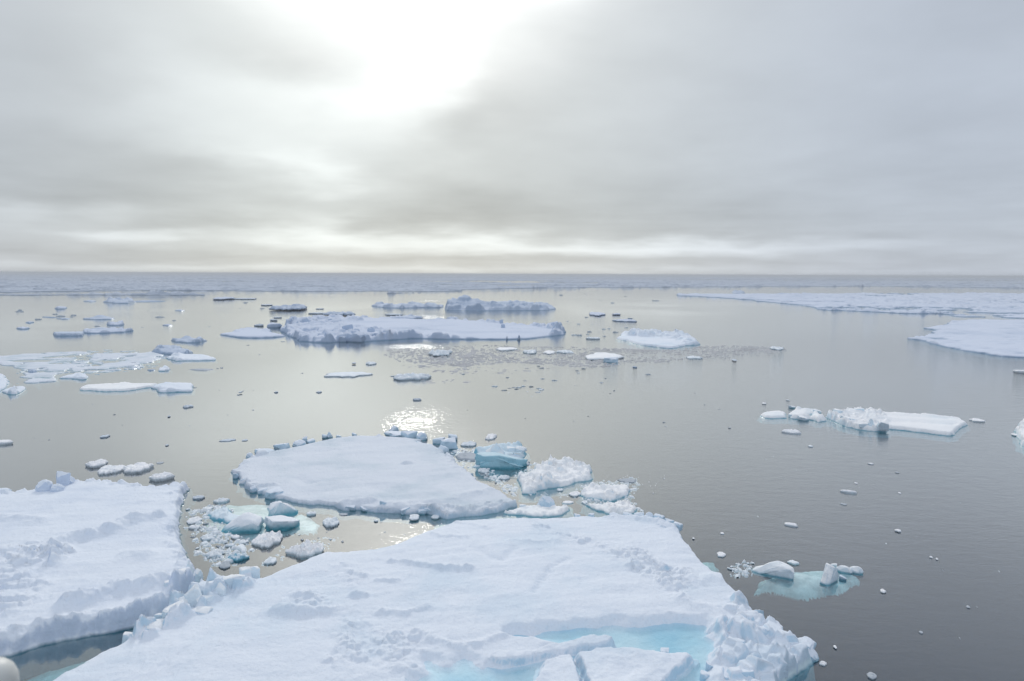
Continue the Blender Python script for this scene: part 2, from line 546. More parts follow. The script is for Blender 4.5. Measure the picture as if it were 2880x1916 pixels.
def height_field(X, Y, sd0, fb, seed, edge, wall, snow, feats, reg, under, dist):
    """the relief of one floe; returns (Z, sd)"""
    ea, es = edge
    sd = sd0 + ea * fbm(X / es, Y / es, 4, seed) + ea * .25 * fbm(X / es * 5, Y / es * 5, 3, seed + 5)
    sd = sd + ea * .45 * (slabs(X / es, Y / es, .9, seed + 91, .3) - .55)
    wl = wall
    base = np.where(sd < 0, -under * np.clip(-sd / (wl * .6), 0, 1),
                    fb * (.80 * ss(sd, 0, wl) + .20 * ss(sd, 0, wl * 5)))
    inn = ss(sd, wl * .3, wl * 3)
    sa, sl = snow
    h = sa * fbm(X / sl * .55, Y / sl * 1.25, 5, seed + 11, .55)
    h = h + sa * .55 * fbm(X / sl * .3 + Y / sl * .9, (Y - X * .3) / sl * 2.6, 3, seed + 19)
    rg = fbm(X / .9 + .5 * fbm(X / 2, Y / 2, 2, seed + 2), Y / 2.8 + X / 4.0, 4, seed + 15)
    h = h + min(sa, .14) * .55 * ((1 - np.abs(rg)) ** 3 - .5) * np.clip(.6 + fbm(X / 5, Y / 5, 2, seed + 16), 0, 1)
    base = base + h * inn
    for ft in feats:
        k = ft[0]
        if k == 'rubble':
            _, poly, amp, cell, soft = ft
            ms = ss(poly_sd(X, Y, wpoly(reg, poly, fb)) + soft * .8 * fbm(X / cell * .5, Y / cell * .5, 3, seed + 3), -soft * .5, soft) * ss(sd, -.02, wl)
            sx, sy = X + cell * .25 * fbm(X / cell, Y / cell, 2, seed + 40), Y + cell * .25 * fbm(X / cell, Y / cell, 2, seed + 41)
            s1 = slabs(sx, sy, cell, seed + 50)
            s2 = slabs(X, Y, cell * .45, seed + 70)
            big = .35 + .9 * np.clip(.5 + fbm(X / cell / 3, Y / cell / 3, 3, seed + 9), 0, 1.2)
            base = base + ms * amp * big * (.75 * s1 + .35 * s2)
        elif k == 'ridge':
            _, pts, wd, ht = ft
            L = wpoly(reg, pts, fb)
            dd = line_d(X, Y, L) + wd * .35 * fbm(X / wd, Y / wd, 3, seed + 23)
            base = base + ht * np.exp(-(np.maximum(dd, 0) / wd) ** 2) * (1 + .5 * fbm(X / wd, Y / wd, 4, seed + 29)) * ss(sd, -.02, wl)
        elif k == 'hollow':
            _, pts, wd, ht = ft
            L = wpoly(reg, pts, fb)
            dd = line_d(X, Y, L) + wd * .5 * fbm(X / wd / 2, Y / wd / 2, 2, seed + 33)
            base = base - ht * np.exp(-(dd / wd) ** 2) * inn
        elif k == 'bump':
            _, c, rx, ry, ht = ft
            c = P(*px(reg, c), fb)
            q = ((X - c[0]) / rx) ** 2 + ((Y - c[1]) / ry) ** 2
            q = q * (1 + .6 * fbm(X / rx, Y / rx, 3, seed + 37))
            base = base + ht * np.exp(-np.maximum(q, 0) ** 1.5) * ss(sd, 0, wl)
        elif k == 'pond':
            _, poly, dep = ft
            q = poly_sd(X, Y, wpoly(reg, poly, fb)) + .35 * fbm(X / 1.1, Y / 1.1, 4, seed + 43)
            base = base * (1 - ss(q, -.25, .45)) + (fb - dep * (.74 + .26 * ss(q, .2, 2.0)) + .035 * fbm(X / .9, Y / .9, 4, seed + 44)) * ss(q, -.25, .45)
        elif k == 'slab':                      # a raised flat slab of ice with a clean edge
            _, poly, ht, sh = ft
            q = poly_sd(X, Y, wpoly(reg, poly, fb)) + sh * 1.7 * fbm(X / .9, Y / .9, 6, seed + 47, .6)
            base = np.where(q > -sh, np.maximum(base, (fb - .25) + (ht + .25) * ss(q, -sh * .4, sh) * (1 + .45 * fbm(X / 1.3, Y / 1.3, 4, seed + 4)) + ht * .15 * ss(q, sh, sh * 5)), base)
        elif k == 'rim':                       # broken blocks heaped along the edge
            _, amp, wd, cell, thr = ft
            along = ss(fbm(X / (cell * 7), Y / (cell * 7), 3, seed + 61), thr - .15, thr + .25)
            s1 = slabs(X, Y, cell, seed + 63)
            base = base + amp * s1 * along * np.exp(-(np.maximum(sd, 0) / wd) ** 2) * ss(sd, -.05, wl * .8)
        elif k == 'broken':                    # gaps of open water between the pieces
            _, sc, thr, dep = ft
            v = fbm(X / sc, Y / sc / 2.2, 5, seed + 81, .6)
            base = base - dep * ss(v, thr, thr + .06)
        elif k == 'tilt':
            _, gx, gy, cx_, cy_ = ft
            c = P(*px(reg, (cx_, cy_)), fb)
            base = base + (gx * (X - c[0]) + gy * (Y - c[1])) * ss(sd, 0, wl)
    return base, sd


def floe(name, label, cat, reg, pts, fb, seed=1, mat='snow', edge=(.25, 1.2), wall=None, snow=(.05, 2.0),
         feats=(), group=None, under=.5, dens=1.0, parts=False, top='snow_top'):
    poly = wpoly(reg, pts, fb)
    ps = np.array(poly)
    dist = max(ps[:, 1].min(), 20)
    wall = wall or max(.10, dist * .0022)
    du, dv = .00155 / dens, .0024 / dens
    # near the camera rows can be coarser than columns; far floes are seen at a grazing angle
    X, Y = fan_grid(poly, edge[0] * 1.5 + wall * 2, du, dv)
    sd0 = poly_sd(X, Y, poly)
    Z, sd = height_field(X, Y, sd0, fb, seed, edge, wall, snow, list(feats), reg, under, dist)
    c = ps.mean(0)
    c[2] = 0
    if parts:
        root = empty(name, tuple(c), label, cat, group)
        grid_mesh(top, X, Y, Z, sd > -wall * .65, MAT[mat], root, origin=c)
        return root
    ob = grid_mesh(name, X, Y, Z, sd > -wall * .65, MAT[mat], None, origin=c)
    ob.location = tuple(c)
    return tag(ob, label, cat, group)


def ledge(parent, reg, pts, z0, slope, seed):
    """underwater foot of a floe, a sloping shelf of ice below the surface"""
    poly = wpoly(reg, pts, z0 - .12)
    X, Y = fan_grid(poly, .3, .0013, .0018)
    sd = poly_sd(X, Y, poly) + .22 * fbm(X / 1.3, Y / 1.3, 4, seed) + .08 * fbm(X / .35, Y / .35, 3, seed + 1)
    Z = z0 - .08 - slope * .55 * np.exp(-np.maximum(sd, 0) / .45) + .07 * fbm(X / .7, Y / .7, 4, seed + 2)
    Z = np.minimum(Z, -.04)
    Z = np.where(sd < 0, Z + sd * 2, Z)
    o = parent.location
    return grid_mesh('underwater_ledge', X, Y, Z, sd > -.03, MAT['under'], parent, origin=(o[0], o[1], o[2]))


def block_mesh(seed, style='box'):
    """one angular chunk of ice in a unit box (base z=0, top z=1)"""
    rnd = random.Random(seed)
    bm = bmesh.new()
    pts = []
    if style == 'box':
        for sx in (-1, 1):
            for sy in (-1, 1):
                for sz in (0, 1):
                    k = rnd.uniform(.55, 1.0)
                    pts.append((sx * .5 * k, sy * .5 * rnd.uniform(.6, 1), sz * rnd.uniform(.55, 1) - (.1 if sz == 0 else 0)))
        for i in range(3):
            pts.append((rnd.uniform(-.5, .5), rnd.uniform(-.5, .5), rnd.uniform(.5, 1.0)))
    elif style == 'peak':
        ax = rnd.uniform(-.22, .22)
        for i in range(7):
            a = i / 7 * 6.283 + rnd.uniform(-.3, .3)
            pts.append((math.cos(a) * .5, math.sin(a) * .5, -.1))
            pts.append((math.cos(a) * .46 * rnd.uniform(.8, 1), math.sin(a) * .46, rnd.uniform(.08, .35)))
        pts += [(ax, rnd.uniform(-.1, .1), 1.0), (ax + rnd.uniform(-.2, .2), .1, .8), (ax - .1, -.1, .72)]
    elif style == 'dome':
        for i in range(34):
            a = rnd.uniform(0, 6.283)
            z = rnd.uniform(0, 1) ** .7
            r = .5 * math.sqrt(max(0, 1 - (z * .97) ** 2.2))
            pts.append((math.cos(a) * r, math.sin(a) * r, z * rnd.uniform(.93, 1)))
        pts += [(math.cos(i * .7) * .48, math.sin(i * .7) * .48, -.1) for i in range(9)]
    elif style == 'slab':
        n = 9
        for i in range(n):
            a = i / n * 6.283 + rnd.uniform(-.25, .25)
            r = rnd.uniform(.40, .5)
            pts.append((math.cos(a) * r, math.sin(a) * r, rnd.uniform(.70, 1.0) - .25 * math.cos(a)))
            pts.append((math.cos(a) * r * .95, math.sin(a) * r * .95, -.1))
    elif style == 'wedge':
        pts = [(-.5, -.35, -.1), (-.5, .3, -.1), (.5, -.5, -.1), (.5, .5, -.1), (-.48, -.2, .12), (-.46, .25, .15),
               (.22, -.30, .82), (.12, .3, 1.0), (.40, -.42, .70), (.5, .35, .62), (.5, -.4, .45), (-.1, 0, .75)]
        pts = [(a + rnd.uniform(-.03, .03), b + rnd.uniform(-.03, .03), c + (rnd.uniform(-.04, .04) if c > 0 else 0)) for a, b, c in pts]
    vs = [bm.verts.new(q) for q in pts]
    r = bmesh.ops.convex_hull(bm, input=vs)
    dead = [e for e in r['geom_interior'] if isinstance(e, bmesh.types.BMVert)]
    if dead:
        bmesh.ops.delete(bm, geom=dead, context='VERTS')
    bmesh.ops.dissolve_limit(bm, angle_limit=math.radians(9), verts=bm.verts, edges=bm.edges)
    bmesh.ops.bevel(bm, geom=bm.edges[:], offset=.055, segments=2, affect='EDGES', profile=.6, clamp_overlap=True)
    bmesh.ops.triangulate(bm, faces=bm.faces)
    bmesh.ops.subdivide_edges(bm, edges=[e for e in bm.edges if e.calc_length() > .16], cuts=2, use_grid_fill=True)
    bmesh.ops.triangulate(bm, faces=bm.faces)
    bm.verts.ensure_lookup_table()
    co = np.array([v.co for v in bm.verts])
    nr = np.array([v.normal for v in bm.verts])
    bm.normal_update()
    d = .03 * fbm(co[:, 0] * 9 + co[:, 1] * 2 + seed, co[:, 2] * 9 - co[:, 1] * 3, 2, seed + 3) + .075 * fbm(co[:, 0] * 4 + co[:, 2] * 3 + seed, co[:, 1] * 4 - co[:, 2] * 3.3, 4, seed)
    for i, v in enumerate(bm.verts):
        v.co = v.co + v.normal * float(d[i])
    me = bpy.data.meshes.new('ice_block')
    bm.to_mesh(me)
    bm.free()
    me.polygons.foreach_set('use_smooth', np.ones(len(me.polygons), bool))
    try:
        me.set_sharp_from_angle(angle=math.radians(42))
    except Exception:
        pass
    return me


BLOCKS = {}


def block_px(parent, reg, x0, y0, x1, y1, zb=0.0, style='box', depth=.8, mat='snow', seed=None, name='ice_block',
             label=None, cat=None, group=None, rot=None, sink=.04):
    """a chunk whose base stands at height zb and that spans the measured box"""
    a = px(reg, (x0, y0))
    b = px(reg, (x1, y1))
    base = P((a[0] + b[0]) / 2, b[1], zb)
    D = math.hypot(base[0], base[1])
    W = (b[0] - a[0]) / F_PX * base[1]
    d = W * depth
    # the visible height is the front face plus the foreshortened top
    total = (b[1] - a[1]) / F_PX * base[1] * 1.0
    H = max(total - d * (CAM_H - zb) / max(D, 1) * .75, total * .35, .04)
    sd_ = seed if seed is not None else int(x0 * 7 + y0 * 13)
    key = (style, sd_ % 9, mat)
    if key not in BLOCKS:
        me = block_mesh(sd_ % 9 + 5, style)
        me.materials.append(MAT[mat])
        BLOCKS[key] = me
    ob = bpy.data.objects.new(name, BLOCKS[key])
    COL.objects.link(ob)
    th = math.atan2(base[0], base[1])
    loc = Vector((base[0] + math.sin(th) * d * .45, base[1] + math.cos(th) * d * .45, zb - sink))
    ob.scale = (W, d, H + sink)
    rr = (-th) + (rot if rot is not None else 0.0)
    ob.rotation_euler = (0, 0, rr)
    if parent is not None:
        ob.parent = parent
        ob.location = loc - Vector(parent.location)
    else:
        ob.location = loc
    return tag(ob, label, cat, group)


def chip(reg, x0, y0, x1, y1, fb, label, cat='ice floe', group=None, mat='snow', seed=None, name='ice_cake', rough=.25, mound=0.0, parent=None, flat=False):
    """a small flat floating cake of ice: irregular outline, crumbly rim, uneven top"""
    a, b = px(reg, (x0, y0)), px(reg, (x1, y1))
    sd_ = seed if seed is not None else int(x0 * 3 + y0 * 5 + 1)
    rnd = random.Random(sd_)
    mid = (a[0] + b[0]) / 2
    near, far = P(mid, b[1], 0), P(mid, a[1], fb * .9)
    if far[1] <= near[1] + .05 or (far[1] - near[1]) < .2 * (b[0] - a[0]) / F_PX * near[1]:
        far = near * 1.0
        far[1] += .22 * (b[0] - a[0]) / F_PX * near[1]
    c = (near + far) / 2
    rx = (b[0] - a[0]) / 2 / F_PX * c[1]
    ry = max((far[1] - near[1]) / 2, .15)
    fb = min(fb, .075 * rx + .02)
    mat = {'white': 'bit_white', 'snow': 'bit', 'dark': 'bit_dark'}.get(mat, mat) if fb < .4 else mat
    if flat:
        fb = min(fb, .035 * rx + .010)
    mound = min(mound, .28 * rx)
    small = rx < .5
    n, nr = (20, 4) if small else ((84, 16) if mound and rx > .8 else (48, 9))
    rough = rough + .12
    th = np.linspace(0, 2 * np.pi, n, endpoint=False)
    R_ = 1 - rough * .5 + rough * fbm(np.cos(th) * 1.6 + sd_, np.sin(th) * 1.6, 4, sd_) + .20 * fbm(np.cos(th) * 4.5 + sd_, np.sin(th) * 4.5, 4, sd_, .65)
    co = []
    rings = [(.9, -min(.22, .2 * rx)), (1.0, -.02), (.975, fb * .5), (.90, fb * .85)] + [(.90 * (1 - i / (nr - 1)), fb) for i in range(1, nr)]
    sx = 6.0 / max(rx, .3)
    for k, (rr, z) in enumerate(rings):
        X, Y = np.cos(th) * R_ * rr * rx, np.sin(th) * R_ * rr * ry
        zz = np.full(n, z, float)
        if k >= 2:
            zz = z + fb * .55 * fbm(X / rx * 2.2 + sd_, Y / ry * 2.2, 4, sd_ + 2) * (1 if k > 3 else .5)
            if mound:
                q = .7 * slabs(X / rx * 1.6 + sd_, Y / ry * 1.6, .62, sd_) + .4 * slabs(X / rx * 1.6 + sd_, Y / ry * 1.6, .27, sd_ + 9)
                zz = zz + mound * q * (1 if k > 3 else .35)
        co += list(zip(X, Y, zz))
    faces = []
    for k in range(len(rings) - 1):
        for i in range(n):
            j = (i + 1) % n
            faces.append((k * n + i, k * n + j, (k + 1) * n + j, (k + 1) * n + i))
    ob = mesh_obj(name, co, faces, MAT[mat], parent)
    ob.location = Vector(c) - (Vector(parent.location) if parent is not None else Vector())
    ob.rotation_euler = (0, 0, -math.atan2(c[0], c[1]) * .6)
    if label:
        tag(ob, label, cat, group)
    return ob

# ------------------------------------------------------------------ the setting: water, depths, far pack ice


def box_mesh(name, x, y, z0, z1, mat):
    co = [(-x, -y, z0), (x, -y, z0), (x, y, z0), (-x, y, z0), (-x, -y, z1), (x, -y, z1), (x, y, z1), (-x, y, z1)]
    fc = [(0, 3, 2, 1), (4, 5, 6, 7), (0, 1, 5, 4), (1, 2, 6, 5), (2, 3, 7, 6), (3, 0, 4, 7)]
    return mesh_obj(name, co, fc, mat, smooth=False)


tag(box_mesh('water', 45000, 45000, -9.0, 0.0, MAT['water']), kind='structure')
bed = mesh_obj('seabed', [(-44000, -44000, -7), (44000, -44000, -7), (44000, 44000, -7), (-44000, 44000, -7)], [(0, 1, 2, 3)], MAT['seabed'], smooth=False)
tag(bed, kind='structure')


def far_pack():
    edge = [('M', -900, 258), ('M', 0, 258), ('M', 640, 262), ('M', 2000, 262), ('K', 250, 255), ('K', 700, 252), ('K', 1400, 246), ('E', 0, 212),
            ('E', 400, 208), ('E', 820, 200), ('E', 840, 184), ('E', 1000, 180), ('E', 1400, 172), ('E', 2000, 168), ('F', 0, 166), ('F', 700, 162),
            ('F', 1300, 160), ('F', 2357, 174), ('F', 3200, 178)]
    poly = [P(*px(r_, (a, b)), 0.0) for r_, a, b in edge]
    pts = np.array(poly)
    U, V = np.meshgrid(np.linspace(-1.05, 1.05, 1500), np.linspace(math.log(400), math.log(40000), 800))
    Y = np.exp(V)
    X = U * Y
    # near edge as a function of azimuth
    pu = pts[:, 0] / pts[:, 1]
    order = np.argsort(pu)
    yn = np.interp(U, pu[order], pts[order, 1])
    sd = (Y - yn) + 14 * fbm(X / 40, Y / 40, 4, 3) + 4 * fbm(X / 9, Y / 9, 3, 4)
    lead = fbm(X / 260, Y / 130, 5, 21, .55) + .35 * fbm(X / 60, Y / 40, 4, 22)
    thr = .25 - .14 * ss(Y, 900, 4000)
    openw = ss(lead, thr, thr + .05)
    bar = np.exp(-((Y - 2300 - 150 * fbm(X / 500, Y / 500, 2, 8)) / 130) ** 2) * ss(fbm(X / 900, Y / 300, 3, 9), .0, .15)
    openw = np.maximum(openw, bar)
    ice = ss(sd, 0, 3) * (1 - openw)
    Z = -.5 + ice * (.75 + .15 * fbm(X / 12, Y / 12, 3, 31))
    hum = np.clip(slabs(X, Y, 9.0, 44) * .6 + slabs(X, Y, 26.0, 45) * .6 - .3, 0, 1)
    rid = np.exp(-(np.abs(fbm(X / 110, Y / 70, 4, 43)) / .045) ** 2)
    Z = Z + ice * (hum * 2.0 * (.4 + np.clip(fbm(X / 90, Y / 60, 3, 46) + .5, 0, 1)) + rid * 1.1 * (.3 + slabs(X, Y, 5.0, 47)))
    near = np.exp(-((sd - 6) / 9.0) ** 2) * ss(fbm(X / 60, Y / 60, 3, 51), .05, .35)
    Z = Z + ice * near * 1.5 * slabs(X, Y, 4.0, 53)
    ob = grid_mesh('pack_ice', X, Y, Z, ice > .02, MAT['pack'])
    tag(ob, 'distant blue grey pack ice reaching to the horizon', 'pack ice', kind='stuff')


far_pack()

# ------------------------------------------------------------------ foreground floes
main_pts = [('A', 120, 1640), ('A', 270, 1560), ('A', 420, 1480), ('A', 560, 1400), ('A', 700, 1330), ('A', 790, 1262), ('A', 850, 1215), ('A', 960, 1190),
            ('A', 1020, 1105), ('A', 1080, 1070), ('A', 1160, 1000), ('A', 1250, 965), ('A', 1330, 930), ('A', 1480, 900), ('A', 1600, 905),
            ('A', 1760, 840), ('A', 1900, 790), ('A', 2000, 757), ('B', 0, 750), ('B', 200, 735), ('B', 300, 715), ('B', 380, 690),
            ('B', 480, 650), ('B', 560, 615), ('B', 650, 580), ('B', 740, 560), ('B', 900, 550), ('B', 1100, 547), ('B', 1250, 552),
            ('B', 1400, 543), ('B', 1500, 533), ('B', 1640, 545), ('B', 1760, 535), ('B', 1900, 535), ('B', 1990, 560), ('B', 2100, 620),
            ('C', 40, 680), ('C', 85, 750), ('C', 130, 810), ('C', 200, 880), ('C', 250, 900), ('C', 300, 960), ('C', 380, 1035),
            ('C', 450, 1110), ('C', 500, 1175), ('C', 600, 1220), ('C', 700, 1300), ('C', 790, 1345), ('C', 815, 1390), ('C', 730, 1440),
            ('C', 660, 1490), ('C', 600, 1545), ('C', 590, 1700), ('C', 500, 2150), ('A', -900, 2150), ('A', -400, 1850)]
FB = .55
rub = [('C', 250, 1060), ('C', 350, 1030), ('C', 450, 1100), ('C', 530, 1180), ('C', 615, 1210), ('C', 700, 1290), ('C', 840, 1370), ('C', 740, 1470),
       ('C', 600, 1600), ('C', 520, 1900), ('C', 100, 1900), ('C', 200, 1600), ('C', 185, 1480), ('C', 175, 1390), ('C', 215, 1340), ('C', 205, 1290),
       ('C', 130, 1260), ('C', 200, 1150)]
pond_a = [('B', 1010, 1265), ('B', 1200, 1228), ('B', 1450, 1192), ('B', 1700, 1192), ('B', 1900, 1182), ('B', 2100, 1170), ('C', 130, 1180), ('C', 190, 1200),
          ('C', 240, 1300), ('C', 220, 1400), ('C', 200, 1480), ('C', 160, 1700), ('C', 60, 1900), ('B', 1500, 1900), ('B', 1150, 1700), ('B', 1000, 1640),
          ('B', 600, 1720), ('B', 300, 1700), ('B', 380, 1590), ('B', 490, 1500), ('B', 440, 1425), ('B', 520, 1370), ('B', 650, 1425), ('B', 760, 1385), ('B', 870, 1445),
          ('B', 1000, 1440), ('B', 1250, 1380), ('B', 1330, 1320)]
main = floe(
    'ice_floe', 'largest snow covered floe filling the foreground, with pale blue melt ponds', 'ice floe', 'B', main_pts, FB, seed=101, mat='snow_pond',
    edge=(.22, 1.6), wall=.22, snow=(.10, 2.6), dens=1.1, parts=True, under=.9,
    feats=[
        ('bump', (1100, 900), 9.0, 6.0, .16),
        ('ridge', [(560, 665), (640, 690), (760, 690)], .22, .10),
        ('ridge', [(690, 575), (800, 600), (900, 640)], .18, .09),
        ('ridge', [(300, 838), (480, 868), (620, 890), (790, 888)], .20, .17),
        ('ridge', [(1190, 1030), (1240, 950), (1300, 880), (1390, 830)], .22, -.10),
        ('hollow', [(820, 760), (920, 820), (1000, 830), (1070, 770)], .3, .10),
        ('ridge', [(1040, 720), (1200, 730), (1330, 715)], .2, .08),
        ('rubble', [(1340, 640), (1500, 650), (1700, 730), (1900, 760), (2000, 860), ('C', 60, 880), ('C', 80, 1000), ('C', 30, 1100), (1980, 1040), (1890, 960), (1700, 850), (1500, 740), (1300, 690)], .26, .62, .5),
        ('rubble', [(1120, 560), (1200, 570), (1400, 680), (1340, 700), (1180, 640)], .10, .45, .4),
        ('ridge', [('C', 0, 905), ('C', 100, 960), ('C', 240, 920)], .45, .15),
        ('ridge', [('C', 0, 1080), ('C', 60, 1110), ('C', 200, 1130)], .4, .14),
        ('rubble', [(-250, 1020), (-150, 1000), (30, 1130), (110, 1170), (260, 1210), (420, 1240), (560, 1300), (520, 1380), (420, 1420), (430, 1500), (200, 1560), (0, 1560), (-150, 1480), (-60, 1350), (-80, 1200), (-300, 1120)], .22, .60, .6),
        ('rubble', [(-60, 820), (60, 860), (160, 930), (130, 1020), (30, 1000), (-80, 930)], .10, .5, .4),
        ('ridge', [(50, 905), (140, 930)], .15, .11), ('ridge', [(220, 965), (350, 970)], .15, .12), ('ridge', [(250, 1150), (400, 1160), (530, 1120)], .22, .14),
        ('ridge', [(80, 1050), (130, 1055)], .22, .20), ('ridge', [('A', 1700, 1135), ('A', 1900, 1160), ('A', 2060, 1140)], .25, .15),
        ('ridge', [('A', 1830, 1040), ('A', 1900, 1050)], .25, .2), ('ridge', [(560, 1310), (700, 1350), (840, 1340), (1000, 1290)], .2, .12),
        ('bump', ('dummy', 0)[:0] or (-300, 1150), 1.2, .5, .16),
        ('pond', pond_a, .42),
        ('slab', [(865, 1425), (940, 1385), (1080, 1385), (1250, 1350), (1480, 1300), (1620, 1296), (1690, 1325), (1640, 1360), (1480, 1375), (1250, 1410), (1080, 1440), (950, 1452)], .14, .16),
        ('slab', [(1250, 1450), (1330, 1400), (1420, 1395), (1440, 1440), (1480, 1520), (1520, 1640), (1100, 1640), (1180, 1540)], .10, .16),
        ('slab', [(1440, 1400), (1560, 1375), (1760, 1385), (1900, 1410), (2000, 1405), ('C', 10, 1395), ('C', 75, 1400), ('C', 50, 1440), ('C', -20, 1500), ('C', -80, 1568), ('C', -200, 1700), (1560, 1700), (1500, 1560)], .20, .16),
        ('slab', [(300, 1440), (400, 1450), (480, 1470), (420, 1500), (280, 1515), (180, 1500)], .03, .15),
        ('slab', [(-60, 1440), (60, 1435), (150, 1480), (60, 1520), (-80, 1530)], .03, .15),
        ('slab', [(250, 1550), (400, 1540), (420, 1600), (240, 1640)], .05, .15),
        ('rubble', rub, 1.05, 1.5, .5),
        ('rim', .50, .9, .8, -.9) if False else ('ridge', [(1640, 555), (1800, 560), (1960, 585), (2080, 620)], .35, .22),
        ('rubble', [('A', 790, 1250), ('A', 870, 1190), ('A', 1000, 1120), ('A', 1130, 1010), ('A', 1240, 950), ('A', 1480, 860), ('A', 1600, 900), ('A', 1560, 1000), ('A', 1330, 1070), ('A', 1250, 1150), ('A', 1060, 1210), ('A', 980, 1290), ('A', 850, 1320)], .72, 1.1, .35),
    ])
# pond water lies in the hollow
PZ = FB - .30 + .09


def sheet(parent, name, reg, poly, z, mat, res=.35):
    ps = wpoly(reg, poly, FB)
    X, Y = fan_grid(ps, .3, .006, .008)
    sd = poly_sd(X, Y, ps)
    o = parent.location
    return grid_mesh(name, X, Y, np.full_like(X, z), sd > -.35, mat, parent, origin=(o[0], o[1], o[2]))


sheet(main, 'melt_pond', 'B', pond_a, PZ, MAT['pond'])
ledge(main, 'A', [(-200, 1640), (100, 1530), (240, 1475), (330, 1440), (420, 1405), (480, 1375), (560, 1335), (620, 1325), (700, 1315), (780, 1290), (820, 1400), (400, 1640)], -.75, .9, 7)
ledge(main, 'C', [(600, 1490), (700, 1460), (770, 1470), (770, 1500), (730, 1540), (690, 1600), (560, 1700), (500, 1500)], -.2, .5, 8)
ledge(main, 'B', [(560, 600), (640, 560), (760, 520), (900, 512), (1100, 535), (1400, 545), (1500, 560), (1000, 620), (600, 640)], -.12, .4, 9)
ledge(main, 'C', [(110, 815), (190, 815), (215, 850), (200, 890), (230, 940), (100, 900)], -.25, .5, 10)
# heaped blocks of the rubble ridge at the right tip
for i, (x0, y0, x1, y1, st, zb) in enumerate([
        (440, 1095, 500, 1170, 'box', .5), (520, 1185, 620, 1245, 'slab', .5), (615, 1245, 690, 1320, 'wedge', .55), (660, 1290, 810, 1345, 'wedge', .45),
        (700, 1330, 838, 1410, 'dome', .25), (370, 1330, 520, 1480, 'peak', .7), (500, 1280, 640, 1420, 'peak', .7), (430, 1210, 530, 1290, 'box', .65), (310, 1280, 400, 1350, 'box', .6),
        (270, 1200, 350, 1280, 'peak', .55), (180, 1350, 270, 1430, 'box', .45), (620, 1390, 725, 1470, 'box', .35), (560, 1400, 640, 1500, 'wedge', .55), (250, 1400, 340, 1480, 'box', .5),
        (330, 1120, 400, 1180, 'box', .55), (400, 1150, 460, 1215, 'peak', .6), (120, 1190, 240, 1290, 'wedge', .35), (200, 1480, 330, 1568, 'box', .5),
        (340, 1440, 460, 1560, 'box', .6), (470, 1430, 580, 1540, 'peak', .6), (240, 1070, 300, 1110, 'box', .5), (300, 1035, 350, 1080, 'box', .5), (345, 1200, 400, 1250, 'box', .6),
        (530, 1330, 570, 1380, 'box', .8), (130, 1440, 200, 1500, 'slab', .4), (100, 1490, 190, 1560, 'box', .35), (560, 1250, 620, 1300, 'box', .6)]):
    block_px(main, 'C', x0, y0, x1, y1, zb, st, .9, 'snow', seed=i * 5 + 2, rot=(i * 1.7) % 1.2 - .6, sink=.25)
block_px(main, 'B', 1960, 1355, 2030, 1405, .28, 'box', .9, seed=3)
# blocks shoved up along the lead on the left
for i, (x0, y0, x1, y1, st, zb) in enumerate([
        (760, 1262, 835, 1320, 'box', .35), (845, 1188, 1000, 1290, 'box', .35), (960, 1130, 1030, 1200, 'box', .4), (1010, 1065, 1150, 1200, 'box', .45), (1130, 950, 1250, 1130, 'dome', .4),
        (1080, 1040, 1190, 1130, 'box', .5), (1200, 1030, 1300, 1120, 'box', .5), (1250, 900, 1400, 1040, 'box', .4), (1370, 880, 1530, 1010, 'box', .45), (1480, 848, 1590, 950, 'box', .4),
        (1190, 1110, 1290, 1170, 'box', .5), (1300, 960, 1380, 1060, 'wedge', .5), (1130, 1120, 1210, 1180, 'box', .5)]):
    block_px(main, 'A', x0 - 8, y0 - 14, x1 + 14, y1, zb - .05, st, .7, 'white', seed=i * 4 + 1, rot=(i * 2.3) % 1.0 - .5, sink=.25)
# low blocks on the far right rim
for i, (x0, y0, x1, y1, st) in enumerate([
        (1640, 528, 1720, 560, 'slab'), (1730, 522, 1790, 560, 'box'), (1800, 517, 1870, 565, 'box'), (1860, 515, 1930, 570, 'dome'), (1920, 530, 1990, 580, 'box'), (1900, 570, 2010, 630, 'wedge'),
        (1990, 560, 2050, 605, 'box'), (2040, 580, 2100, 625, 'box'), (1520, 528, 1560, 545, 'box'), (1430, 533, 1475, 550, 'box')]):
    block_px(main, 'B', x0, y0, x1, y1, FB - .1, st, .9, 'snow', seed=i * 3 + 7, rot=(i * 1.3) % 1 - .5, sink=.15)

